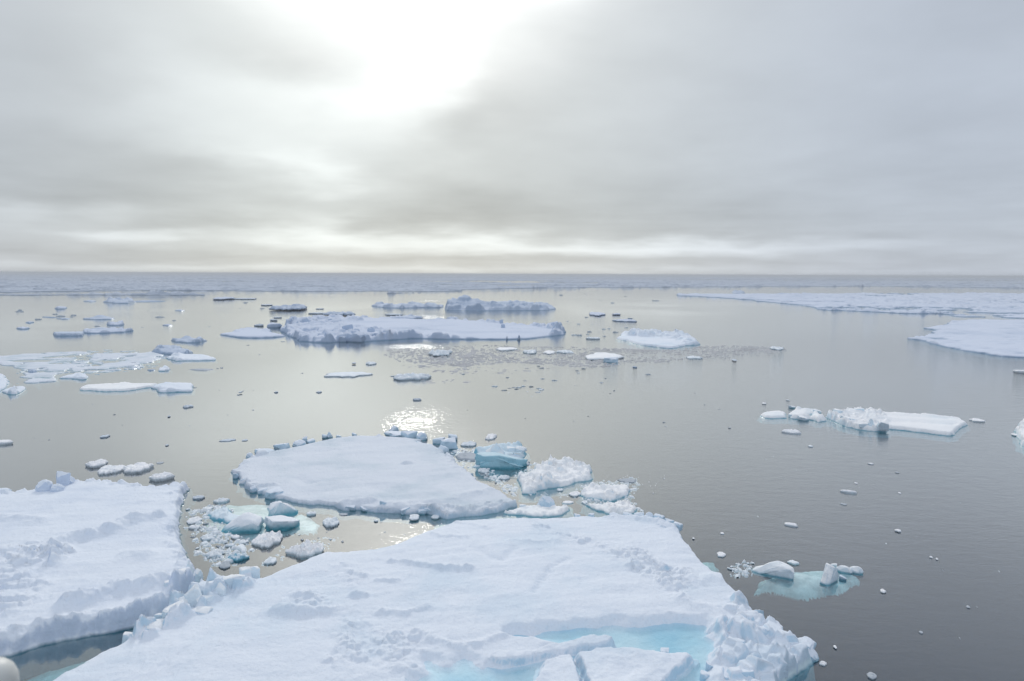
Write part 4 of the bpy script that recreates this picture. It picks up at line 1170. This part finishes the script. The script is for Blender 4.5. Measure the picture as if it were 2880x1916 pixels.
for i, (r_, x0, y0, x1, y1, st, zb) in enumerate([
        ('K', 1370, 628, 1560, 730, 'wedge', .4), ('K', 1585, 582, 1680, 640, 'dome', .8), ('K', 1315, 550, 1460, 620, 'box', .8), ('K', 1140, 645, 1190, 700, 'peak', .8), ('K', 1050, 655, 1120, 700, 'peak', .8),
        ('K', 1640, 640, 1790, 700, 'box', .5), ('K', 1210, 700, 1255, 740, 'dome', .1), ('K', 1300, 670, 1380, 735, 'box', .3), ('K', 1180, 495, 1240, 530, 'dome', .8), ('K', 860, 665, 960, 720, 'wedge', .2),
        ('K', 540, 540, 720, 600, 'box', 0), ('L', 1380, 445, 1410, 490, 'wedge', .3), ('L', 1195, 285, 1240, 325, 'box', .5), ('L', 1210, 335, 1255, 362, 'box', .8), ('L', 1262, 455, 1285, 490, 'peak', .3)]):
    block_px(fm, r_, x0, y0, x1, y1, zb, st, .6, 'far', seed=i * 4 + 3, rot=(i * 1.9) % 1 - .5, sink=.3)
floe('ice_floe', 'flat grey triangular floe at the left end of the long distant floe', 'ice floe', 'K', [(70, 650), (200, 625), (320, 595), (450, 590), (560, 610), (640, 640), (760, 665), (620, 680), (480, 685), (250, 680)], .5, seed=42, mat='far', edge=(.8, 5), wall=.6, snow=(.12, 8),
     feats=[('rim', .8, 2, 2.5, .1)])
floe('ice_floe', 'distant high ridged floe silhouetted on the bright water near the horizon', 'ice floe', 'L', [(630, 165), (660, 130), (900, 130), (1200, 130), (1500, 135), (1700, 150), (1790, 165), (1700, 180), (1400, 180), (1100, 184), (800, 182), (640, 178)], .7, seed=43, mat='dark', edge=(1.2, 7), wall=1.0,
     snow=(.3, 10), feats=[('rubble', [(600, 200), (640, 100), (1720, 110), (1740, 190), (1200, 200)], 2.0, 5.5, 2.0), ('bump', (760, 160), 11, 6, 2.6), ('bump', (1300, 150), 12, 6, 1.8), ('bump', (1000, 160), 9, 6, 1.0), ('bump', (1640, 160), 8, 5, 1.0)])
floe('ice_floe', 'low string of dark ice lumps left of the high ridged floe', 'ice floe', 'K', [(1600, 360), (1720, 350), (1900, 355), (2050, 350), (2200, 355), (2400, 358), (2357, 378), (2150, 378), (1950, 385), (1780, 378)], .5, seed=44, mat='dark', edge=(1.5, 5), wall=.8, snow=(.2, 6),
     feats=[('rubble', [(1600, 380), (1700, 330), (2400, 330), (2400, 400), (1700, 410)], 1.5, 4.5, 2.0)])
rt = floe('ice_floe', 'whitish distant floe with a turquoise rubble back, right of the long distant floe', 'ice floe', 'E', [(1905, 505), (1930, 475), (2100, 465), (2250, 480), (2357, 485), (2430, 500), (2470, 545), (2380, 555), (2300, 575), (2200, 568), (2080, 553), (1980, 530)], .55, seed=45, mat='snow', edge=(.6, 4), wall=.5,
          snow=(.15, 6), feats=[('rubble', [(1930, 470), (2100, 440), (2480, 480), (2460, 560), (2300, 540), (2150, 510), (1980, 500)], 1.15, 2.6, 1.0)])
floe('ice_floe', 'wide flat white sheet on the far right, cut by the picture edge', 'ice floe', 'F',
     [(1575, 512), (1650, 497), (1740, 480), (1720, 450), (1640, 438), (1800, 425), (1850, 400), (1950, 388), (2357, 392), (2900, 400), (2900, 680), (2357, 640), (2200, 632), (2100, 618), (1950, 590), (1850, 575), (1750, 555), (1660, 525)], .45, seed=46, mat='far', edge=(1.6, 6), wall=.6,
     snow=(.30, 6), feats=[('broken', 26, .34, 1.0), ('rim', .8, 2.5, 3, .15), ('hollow', [(1780, 520), (1860, 540)], 3, .4), ('bump', (1820, 545), 4, 3, .5)])
floe('ice_field', 'long blue white ice field on the far right just under the horizon band', 'ice field', 'F',
     [(-60, 222), (0, 210), (340, 212), (700, 214), (1200, 208), (1600, 206), (2357, 212), (3000, 215), (3000, 400), (2357, 378), (2100, 368), (1850, 366), (1750, 345), (1600, 348), (1400, 338), (1150, 325), (1000, 318), (930, 310), (800, 286), (560, 264), (340, 240), (130, 230)],
     .35, seed=47, mat='far', edge=(4.0, 14), wall=.9, snow=(.55, 9), feats=[('rim', 1.4, 5, 4, .1), ('rubble', [(400, 215), (2357, 212), (3000, 215), (3000, 370), (2357, 360), (1700, 335), (1000, 300)], 1.1, 6, 5), ('hollow', [(1250, 300), (1500, 302), (2000, 312), (2357, 305)], 4, 1.3), ('hollow', [(1650, 338), (1900, 345), (2357, 345)], 4, 1.5), ('hollow', [(850, 262), (1100, 266)], 4, 1.2), ('broken', 45, .20, .9), ('ridge', [(1590, 340), (1740, 342)], 3, 1.2), ('ridge', [(1700, 318), (1830, 318)], 3, 1.3)])
floe('ice_floe', 'small dark floe with a knob on the water before the right ice field', 'ice floe', 'F', [(340, 198), (380, 192), (430, 200), (420, 206), (350, 206)], .6, seed=48, mat='dark', edge=(1, 6), wall=1.2, snow=(.3, 8), feats=[('rim', 1.5, 5, 5, -.4)])

# left side sheets
floe('ice_floe', 'largest of the thin grey slushy sheets at the left, streaked and half flooded', 'ice floe', 'M',
     [(-300, 900), (50, 880), (250, 862), (450, 862), (520, 845), (800, 845), (1000, 855), (1300, 850), (1560, 830), (1660, 850), (1680, 900), (1650, 940), (1500, 960), (1350, 985), (1200, 1010), (950, 1040), (700, 1060), (600, 1100),
      (620, 1140), (450, 1160), (260, 1160), (190, 1110), (230, 1060), (150, 1010), (60, 985), (-300, 960)], .15, seed=51, mat='snow_flat', edge=(1.8, 5), wall=.3, snow=(.20, 4), under=.4,
     feats=[('broken', 7, .36, .5), ('hollow', [(500, 900), (700, 880), (900, 900)], 1.6, .22), ('hollow', [(560, 960), (800, 950), (1100, 960), (1250, 930)], 1.8, .24), ('hollow', [(200, 940), (400, 935)], 1.5, .2), ('hollow', [(300, 1040), (700, 1040)], 1.0, .2)])
for lb, pts_, fb_, mt_, ft_ in [
    ('bluish crumbly floe with dark near side, right end of the slushy sheets', [(1560, 828), (1640, 790), (1720, 775), (1830, 785), (1900, 800), (2000, 835), (1960, 850), (1780, 850), (1640, 840)], .6, 'dark', [('rubble', [(1600, 840), (1640, 770), (1900, 780), (2000, 860)], .7, 1.6, .6)]),
    ('pale floe with a dark pointed right tip, right of the grey slushy sheets', [(1700, 900), (1780, 870), (1900, 862), (2150, 870), (2250, 905), (2240, 918), (2080, 922), (1900, 925), (1800, 930)], .4, 'snow', [('rubble', [(1700, 910), (1740, 870), (1900, 870), (1880, 935)], .5, 1.6, .6)]),
    ('low dark lump lying on the left part of the grey slushy sheets', [(280, 1035), (320, 1022), (370, 1035), (350, 1050), (300, 1050)], .45, 'dark', [('rim', .4, 2, 1.5, -.5)]),
    ('bluish floe with a dark lump at its right tip, below the grey slushy sheets', [(590, 1110), (720, 1070), (850, 1055), (910, 1090), (900, 1120), (820, 1122), (700, 1112)], .3, 'snow', [('rubble', [(780, 1050), (920, 1060), (920, 1130), (780, 1130)], .7, 1.3, .5)]),
    ('long narrow blue grey floe with a slabby dark side far out on the left', [(540, 632), (860, 630), (880, 640), (870, 650), (560, 655)], .9, 'dark', []),
    ('flat whitish floe joined behind the long narrow slabby one on the left', [(860, 615), (1000, 590), (1180, 595), (1300, 612), (1390, 615), (1300, 635), (1050, 645), (890, 648)], .35, 'far', [('rim', .7, 3, 2.5, .1)]),
    ('dark rumpled floe isolated above the grey slushy sheets', [(1755, 712), (1850, 702), (2000, 698), (2100, 705), (2148, 716), (2060, 732), (1930, 738), (1840, 728)], .5, 'dark', [('rim', .6, 2, 2, -.3)]),
    ('smooth white lens shaped floe, left of the joined pair before the slushy sheets', [(810, 1205), (880, 1180), (1100, 1165), (1300, 1160), (1500, 1165), (1640, 1165), (1560, 1190), (1400, 1215), (1250, 1230), (1100, 1232), (950, 1225), (860, 1222)], .45, 'white', [('ridge', [(1110, 1155), (1220, 1150), (1320, 1150)], 1.0, .3)]),
    ('snowy floe with a square right end, right one of the joined pair', [(1640, 1165), (1700, 1145), (1800, 1150), (2000, 1158), (2002, 1235), (1900, 1235), (1780, 1240), (1640, 1245), (1620, 1215), (1560, 1200)], .45, 'snow', [('rim', .4, 1.2, 1.1, .0)]),
    ('blue grey floe with a lumpy crest near the left part of the horizon band', [(1080, 320), (1150, 300), (1250, 305), (1350, 300), (1400, 320), (1340, 332), (1180, 332)], .7, 'dark', [('rubble', [(1060, 330), (1120, 290), (1400, 290), (1400, 340)], 1.4, 4, 1.5)]),
    ('very thin pale floe right of the lumpy crested one on the far left', [(1350, 318), (1500, 310), (1760, 316), (1600, 326), (1400, 328)], .25, 'far', []),
    ('small dark floe left of the lumpy crested one on the far left', [(850, 315), (930, 305), (1010, 314), (940, 322)], .5, 'dark', []),
    ('small blue grey floe far left below the lumpy crested one', [(565, 385), (600, 375), (690, 373), (685, 388), (600, 392)], .7, 'far', [('rim', .6, 3, 3, -.3)]),
    ('thin dark floe with a blue knob in its middle, far left', [(840, 494), (950, 488), (1040, 480), (1200, 488), (1150, 500), (950, 502)], .5, 'dark', [('bump', (1040, 490), 2.0, 2, .8)]),
    ('thin grey streak floe left of the blue knobbed one', [(600, 495), (660, 488), (750, 494), (700, 500), (620, 502)], .35, 'dark', []),
    ('faint pale streak floe at the far left under the lone small blue floe', [(420, 480), (520, 477), (600, 486), (520, 490)], .2, 'far', []),
    ('small grey floe at the far left, upper one of two', [(240, 535), (300, 525), (370, 530), (310, 543)], .4, 'far', []),
    ('small grey floe at the far left, lower one of two', [(160, 592), (230, 578), (320, 588), (250, 600)], .5, 'far', []),
    ('small ragged floe above the flat whitish one on the left', [(1115, 552), (1200, 540), (1320, 550), (1220, 562), (1130, 560)], .5, 'far', [('rim', .8, 3, 2, -.3)]),
    ('bright bluish floe corner cut by the left edge below the slushy sheets', [(-400, 1040), (0, 1045), (60, 1090), (100, 1130), (60, 1190), (0, 1230), (-400, 1260)], .5, 'snow', []),
    ('small pale floe with a dark wet near corner at the left edge', [(20, 1240), (100, 1205), (200, 1195), (275, 1195), (230, 1245), (170, 1275), (90, 1270)], .35, 'snow', [('rubble', [(90, 1240), (200, 1230), (200, 1290), (90, 1290)], .5, 1, .4)]),
    ('slim greenish grey cake right of the slushy sheets', [(1945, 1022), (2080, 1016), (2225, 1020), (2130, 1038), (2050, 1034)], .15, 'grey', []),
    ('short stacked slab of ice between the slushy sheets and the slim greenish cake', [(1630, 1005), (1700, 985), (1765, 990), (1775, 1020), (1700, 1030), (1640, 1025)], .4, 'snow', [('rim', .4, 1, 1.1, -.3)]),
    ('small dark bar of ice left of the short stacked slab', [(1490, 1025), (1550, 1015), (1620, 1022), (1560, 1033)], .25, 'dark', []),
    ('small dark smudge of a floe right of the horizon pack edge on the left', [(1800, 412), (1860, 402), (1940, 410), (1870, 418)], .4, 'dark', []),
    ('thin dark cake upper right of the lone rumpled floe', [(1680, 562), (1740, 552), (1800, 560), (1740, 568)], .4, 'dark', []),
]:
    far_ = fb_ and P(*px('M', pts_[0]), 0)[1]
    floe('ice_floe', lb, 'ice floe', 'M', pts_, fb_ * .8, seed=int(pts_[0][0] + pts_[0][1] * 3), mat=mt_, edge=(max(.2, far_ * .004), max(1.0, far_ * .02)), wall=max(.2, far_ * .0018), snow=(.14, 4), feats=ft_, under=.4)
for r_, x0, y0, x1, y1, fb, md, mt, lb in [
    ('K', 595, 368, 990, 428, .8, 1.2, 'dark', 'dark spiky floe left of centre, between the horizon pack and the long floe'),
    ('K', 1100, 440, 1500, 482, .8, .5, 'dark', 'dark bar shaped floe with a knob at its right end, behind the long distant floe'),
    ('K', 985, 438, 1190, 458, .4, .0, 'dark', 'thin grey floe left of the bar shaped one behind the long floe'),
    ('K', 1775, 450, 1980, 476, .6, .0, 'dark', 'short dark floe in the sun glare behind the long distant floe'),
    ('K', 578, 503, 665, 530, .6, .2, 'dark', 'small dark floe left above the long floe, lower of two'),
    ('K', 620, 480, 712, 498, .4, .0, 'dark', 'small dark floe left above the long floe, upper of two'),
    ('K', 480, 352, 625, 370, .4, .0, 'dark', 'thin dark floe left above the spiky one'),
    ('K', 0, 280, 210, 312, .6, .5, 'far', 'low grey floe close before the horizon pack, left of centre'),
    ('K', 210, 288, 470, 304, .3, .1, 'dark', 'thin dark tail right of the low grey floe before the horizon pack'),
    ('K', 690, 735, 745, 742, .2, .0, 'dark', 'short dark line below the flat triangular floe'),
    ('K', 1060, 395, 1150, 406, .3, .0, 'dark', 'thin dark dash right of the spiky floe'),
    ('K', 945, 485, 1025, 503, .4, .1, 'dark', 'small dark lump between the spiky floe and the long floe'),
    ('K', 410, 560, 540, 585, .5, .3, 'dark', 'dark jagged bit at the upper left corner of the long floe'),
    ('K', 1790, 482, 2200, 520, .6, .4, 'far', 'low floe touching the back of the long distant floe in the glare'),
    ('E', 720, 372, 820, 395, .6, .4, 'far', 'small blue grey lump behind the middle of the long distant floe'),
    ('E', 1680, 512, 1795, 530, .4, .1, 'snow', 'thin dark edged cake between the long floe and the turquoise backed one'),
    ('E', 1870, 345, 1935, 362, .6, .2, 'far', 'small blue cake above the turquoise backed floe'),
    ('E', 1700, 340, 1830, 370, .3, .3, 'far', 'patch of pale slush left of the small blue cake'),
    ('E', 1860, 390, 2060, 408, .2, .2, 'far', 'line of thin ice under the small blue cake'),
    ('E', 600, 598, 775, 655, .5, .7, 'snow', 'pale blue hump standing in the brash ice band'),
    ('E', 1055, 583, 1225, 610, .2, .0, 'white', 'flat white cake in the upper middle of the brash ice band'),
    ('E', 1240, 600, 1360, 632, .25, .3, 'snow', 'crumbly white cake right of the flat one in the brash band'),
    ('E', 1390, 600, 1480, 635, .2, .1, 'white', 'small pale cake in the middle of the brash band'),
    ('E', 1480, 605, 1620, 628, .2, .2, 'snow', 'grey white cake left of the diamond shaped one in the brash band'),
    ('E', 1655, 620, 1995, 680, .3, .0, 'white', 'bright diamond shaped cake near the right end of the brash band'),
    ('E', 350, 770, 650, 815, .25, .45, 'snow', 'crumbly strip of ice below the left end of the brash band'),
    ('E', -120, 752, 235, 790, .15, .1, 'snow', 'pale pointed streak of ice left of the crumbly strip'),
    ('E', 70, 680, 105, 702, .4, .2, 'dark', 'dark lump left of the brash ice band'),
    ('E', 160, 682, 245, 706, .2, .2, 'snow', 'small grey cake beside the dark lump left of the brash band'),
    ('E', 2005, 712, 2045, 726, .2, .1, 'far', 'small blue dash under the right part of the brash band'),
    ('F', 595, 575, 700, 605, .3, .3, 'snow', 'pale cake at the right end of the brash band'),
    ('F', 340, 655, 375, 685, .4, .2, 'dark', 'dark round lump at the lower right of the brash band'),
    ('F', 20, 645, 150, 665, .15, .1, 'snow', 'thin cake at the lower edge of the brash band, near its right end'),
    ('E', 485, 935, 560, 952, .15, .1, 'dark', 'thin dark dash just above the sun glitter'),
    ('D', 1645, 880, 1672, 905, .35, .1, 'dark', 'round dark lump left of the sun glitter'),
    ('D', 1888, 885, 1925, 898, .12, .1, 'dark', 'small dark dash between the round lump and the glitter'),
    ('D', 2180, 885, 2225, 898, .12, .1, 'dark', 'small dark dash above left of the sun glitter'),
]:
    far_ = P(*px(r_, (x0, y1)), 0)[1]
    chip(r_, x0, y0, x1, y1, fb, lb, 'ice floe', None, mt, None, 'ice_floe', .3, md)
bh = block_px(None, 'E', 1810, 640, 1915, 690, .0, 'box', .8, 'snow', seed=4, label='blue grey ice block standing on the front of the diamond shaped cake', cat='ice block')

scatter('D', [(300, 240), (2300, 235), (2300, 330), (1500, 420), (1400, 480), (400, 470), (100, 330)], 22, 20, 80, 11,
        'tiny dark dash of ice far out on the left water', 'tiny far dashes on the left water', ('dark',), .3, asp=.09)
scatter('D', [(1550, 520), (2300, 560), (2300, 900), (1500, 1080), (1100, 950), (1480, 700)], 14, 14, 45, 12,
        'tiny dark dash of ice on the water left of the sun glitter', 'tiny dashes left of the glitter', ('dark', 'grey'), .12, asp=.2)
scatter('E', [(1560, 330), (2100, 340), (2150, 460), (1900, 500), (1560, 540)], 28, 14, 60, 13,
        'tiny dash of ice between the long distant floe and the turquoise backed floe', 'tiny dashes right of the long distant floe', ('dark', 'snow', 'far'), .2, asp=.13)
scatter('E', [(300, 700), (1100, 700), (1900, 720), (2300, 760), (2000, 800), (1500, 900), (1300, 960), (900, 830), (350, 800)], 24, 16, 60, 14,
        'tiny grey chip below the brash ice band', 'tiny chips below the brash band', ('grey', 'dark', 'snow'), .10, asp=.16)
scatter('E', [(1180, 820), (1400, 850), (1420, 900), (1300, 890), (1100, 900)], 16, 18, 60, 15,
        'small grey chip in the loose patch under the brash ice band', 'chips in the loose patch under the brash band', ('grey', 'snow'), .08, asp=.2)
scatter('E', [(1500, 200), (2300, 190), (2300, 300), (1500, 330)], 8, 20, 60, 16,
        'tiny far dash of ice left of the right ice field', 'tiny far dashes before the right ice field', ('far', 'dark'), .3, asp=.1)


def brash():
    """the band of ground-up ice: too many pieces to count"""
    pl = [(280, 640), (350, 600), (570, 588), (800, 575), (960, 568), (1200, 572), (1400, 580), (1700, 582), (1950, 590), (2150, 598), (2357, 590), ('F', 120, 575), ('F', 350, 565), ('F', 600, 580),
          ('F', 730, 600), ('F', 600, 620), ('F', 480, 660), ('F', 300, 672), ('F', 60, 660), (2200, 690), (1980, 690), (1800, 715), (1500, 705), (1150, 685), (950, 700), (850, 720), (700, 700), (400, 690)]
    poly = wpoly('E', pl, 0)
    X, Y = fan_grid(poly, 4, .00115, .0028)
    sd = poly_sd(X, Y, poly) + 2.2 * fbm(X / 8, Y / 8, 4, 5)
    dens = fbm(X / 7, Y / 9, 3, 77)
    a = slabs(X, Y, 1.1, 81, .2) * .5 + slabs(X, Y, .55, 83, .2) * .5
    ice = (a + .35 * dens > .40) & (sd > 0)
    Z = np.where(ice, .04 + .12 * np.clip(a - .3, 0, 1) * (1 + dens), -.12)
    ob = grid_mesh('brash_ice', X, Y, Z, ice, MAT['brash'])
    tag(ob, 'band of finely ground grey brash ice beyond the open centre water', 'brash ice', kind='stuff')


brash()


def slush(reg, poly, cell, thr, mat, ht, label, seed, res=.0011):
    pl = wpoly(reg, poly, 0)
    X, Y = fan_grid(pl, .2, res, res * 1.5)
    sd = poly_sd(X, Y, pl) + cell * 1.2 * fbm(X / cell / 2, Y / cell / 2, 3, seed)
    dn = fbm(X / cell / 4, Y / cell / 4, 3, seed + 1)
    wx, wy = X + cell * .3 * fbm(X / cell, Y / cell, 2, seed + 2), Y + cell * .3 * fbm(X / cell, Y / cell, 2, seed + 3)
    a = np.maximum(slabs(wx, wy, cell, seed + 4, .4), .9 * slabs(wx, wy, cell * .45, seed + 5, .4))
    v = a + .45 * dn - .35 * np.exp(-np.maximum(sd, 0) / cell) - thr
    Z = np.where(v > 0, .012 + ht * np.clip(v * 2.2, 0, 1) * (.5 + .8 * a), -.05)
    ob = grid_mesh('slush', X, Y, Z, (v > 0) & (sd > 0), MAT[mat])
    tag(ob, label, 'slush ice', kind='stuff')


slush('G', [(420, 900), (640, 860), (800, 820), (900, 900), (760, 1080), (900, 1130), (1120, 1180), (1110, 1330), (1000, 1440), (860, 1500), (600, 1440), (520, 1300), (440, 1120)],
      .42, .50, 'bit', .09, 'pale slush and crumbs of ice packed into the gap beside the left floe', 501)
slush('G', [(1380, 1220), (1900, 1120), (2000, 1180), (1860, 1290), (1480, 1420), (1250, 1500), (1180, 1430)], .3, .80, 'bit', .05, 'thin crumbs of ice along the upper left edge of the foreground floe', 502)
slush('H', [(230, 380), (330, 350), (560, 350), (540, 480), (700, 600), (860, 720), (900, 820), (780, 800), (600, 660), (440, 570), (300, 470)], .34, .58, 'bit', .06,
      'thin slush along the right side of the middle floe', 503)
slush('H', [(880, 560), (1080, 480), (1000, 760), (1300, 780), (1560, 700), (1680, 660), (1700, 700), (1440, 770), (1440, 830), (1100, 820), (900, 780), (840, 640)], .34, .66, 'bit', .05,
      'crumbs of ice around the lumpy rubble floe', 504)
slush('H', [(1480, 700), (1700, 650), (2080, 630), (2100, 700), (2000, 860), (2100, 960), (1900, 1000), (1500, 900)], .34, .66, 'bit', .05, 'crumbs of ice around the two ragged floes beyond the foreground floe', 505)
slush('J', [(450, 600), (500, 545), (620, 530), (700, 560), (640, 650), (540, 690), (460, 660)], .25, .48, 'bit', .07, 'little patch of slush left of the two humped growler', 506)
slush('M', [(300, 840), (900, 830), (1600, 820), (1700, 880), (1760, 980), (1500, 1050), (1100, 1080), (700, 1090), (640, 1160), (200, 1200), (100, 1100), (300, 1000)], 2.2, .62, 'snow_flat', .12,
      'broken slush trailing round the grey sheets at the left', 507)
slush('E', [(300, 690), (700, 680), (1100, 700), (1500, 720), (1100, 800), (700, 850), (340, 830)], 1.3, .82, 'brash', .08, 'thin grey crumbs strewn below the brash ice band', 508)

# ------------------------------------------------------------------ the ship's own rail end, blurred in the lower left corner
def rail():
    tip = px('S', (-78, 705))
    d = ray(*tip)
    dist_ = 2.4
    c = Vector((0, 0, CAM_H)) + d * dist_
    prof = [(.0, .0), (.022, -.003), (.040, -.012), (.054, -.028), (.062, -.050), (.063, -.075), (.058, -.10), (.046, -.118), (.040, -.13), (.040, -1.2)]
    n = 40
    co, fc = [], []
    for r_, z in prof:
        for i in range(n):
            a = i / n * 2 * math.pi
            co.append((math.cos(a) * max(r_, .001), math.sin(a) * max(r_, .001), z))
    for k in range(len(prof) - 1):
        for i in range(n):
            j = (i + 1) % n
            fc.append((k * n + i, k * n + j, (k + 1) * n + j, (k + 1) * n + i))
    o = mesh_obj('rail_post', co, fc, MAT['metal'])
    o.location = c
    tag(o, 'rounded pale post top of the ship rail in the lower left corner', 'rail post')


rail()

# ------------------------------------------------------------------ thin arctic haze
m, t = material('thin_haze')
pv = t.n('ShaderNodeVolumePrincipled')
pv.inputs['Color'].default_value = (.90, .93, .97, 1)
pv.inputs['Density'].default_value = 0.0003
pv.inputs['Anisotropy'].default_value = .2
t.put(t.n('ShaderNodeOutputMaterial').inputs['Volume'], pv.outputs[0])
hz = box_mesh('haze', 46000, 46000, -10.0, 17.0, m)
tag(hz, 'thin pale haze over the sea ice', 'haze', kind='stuff')
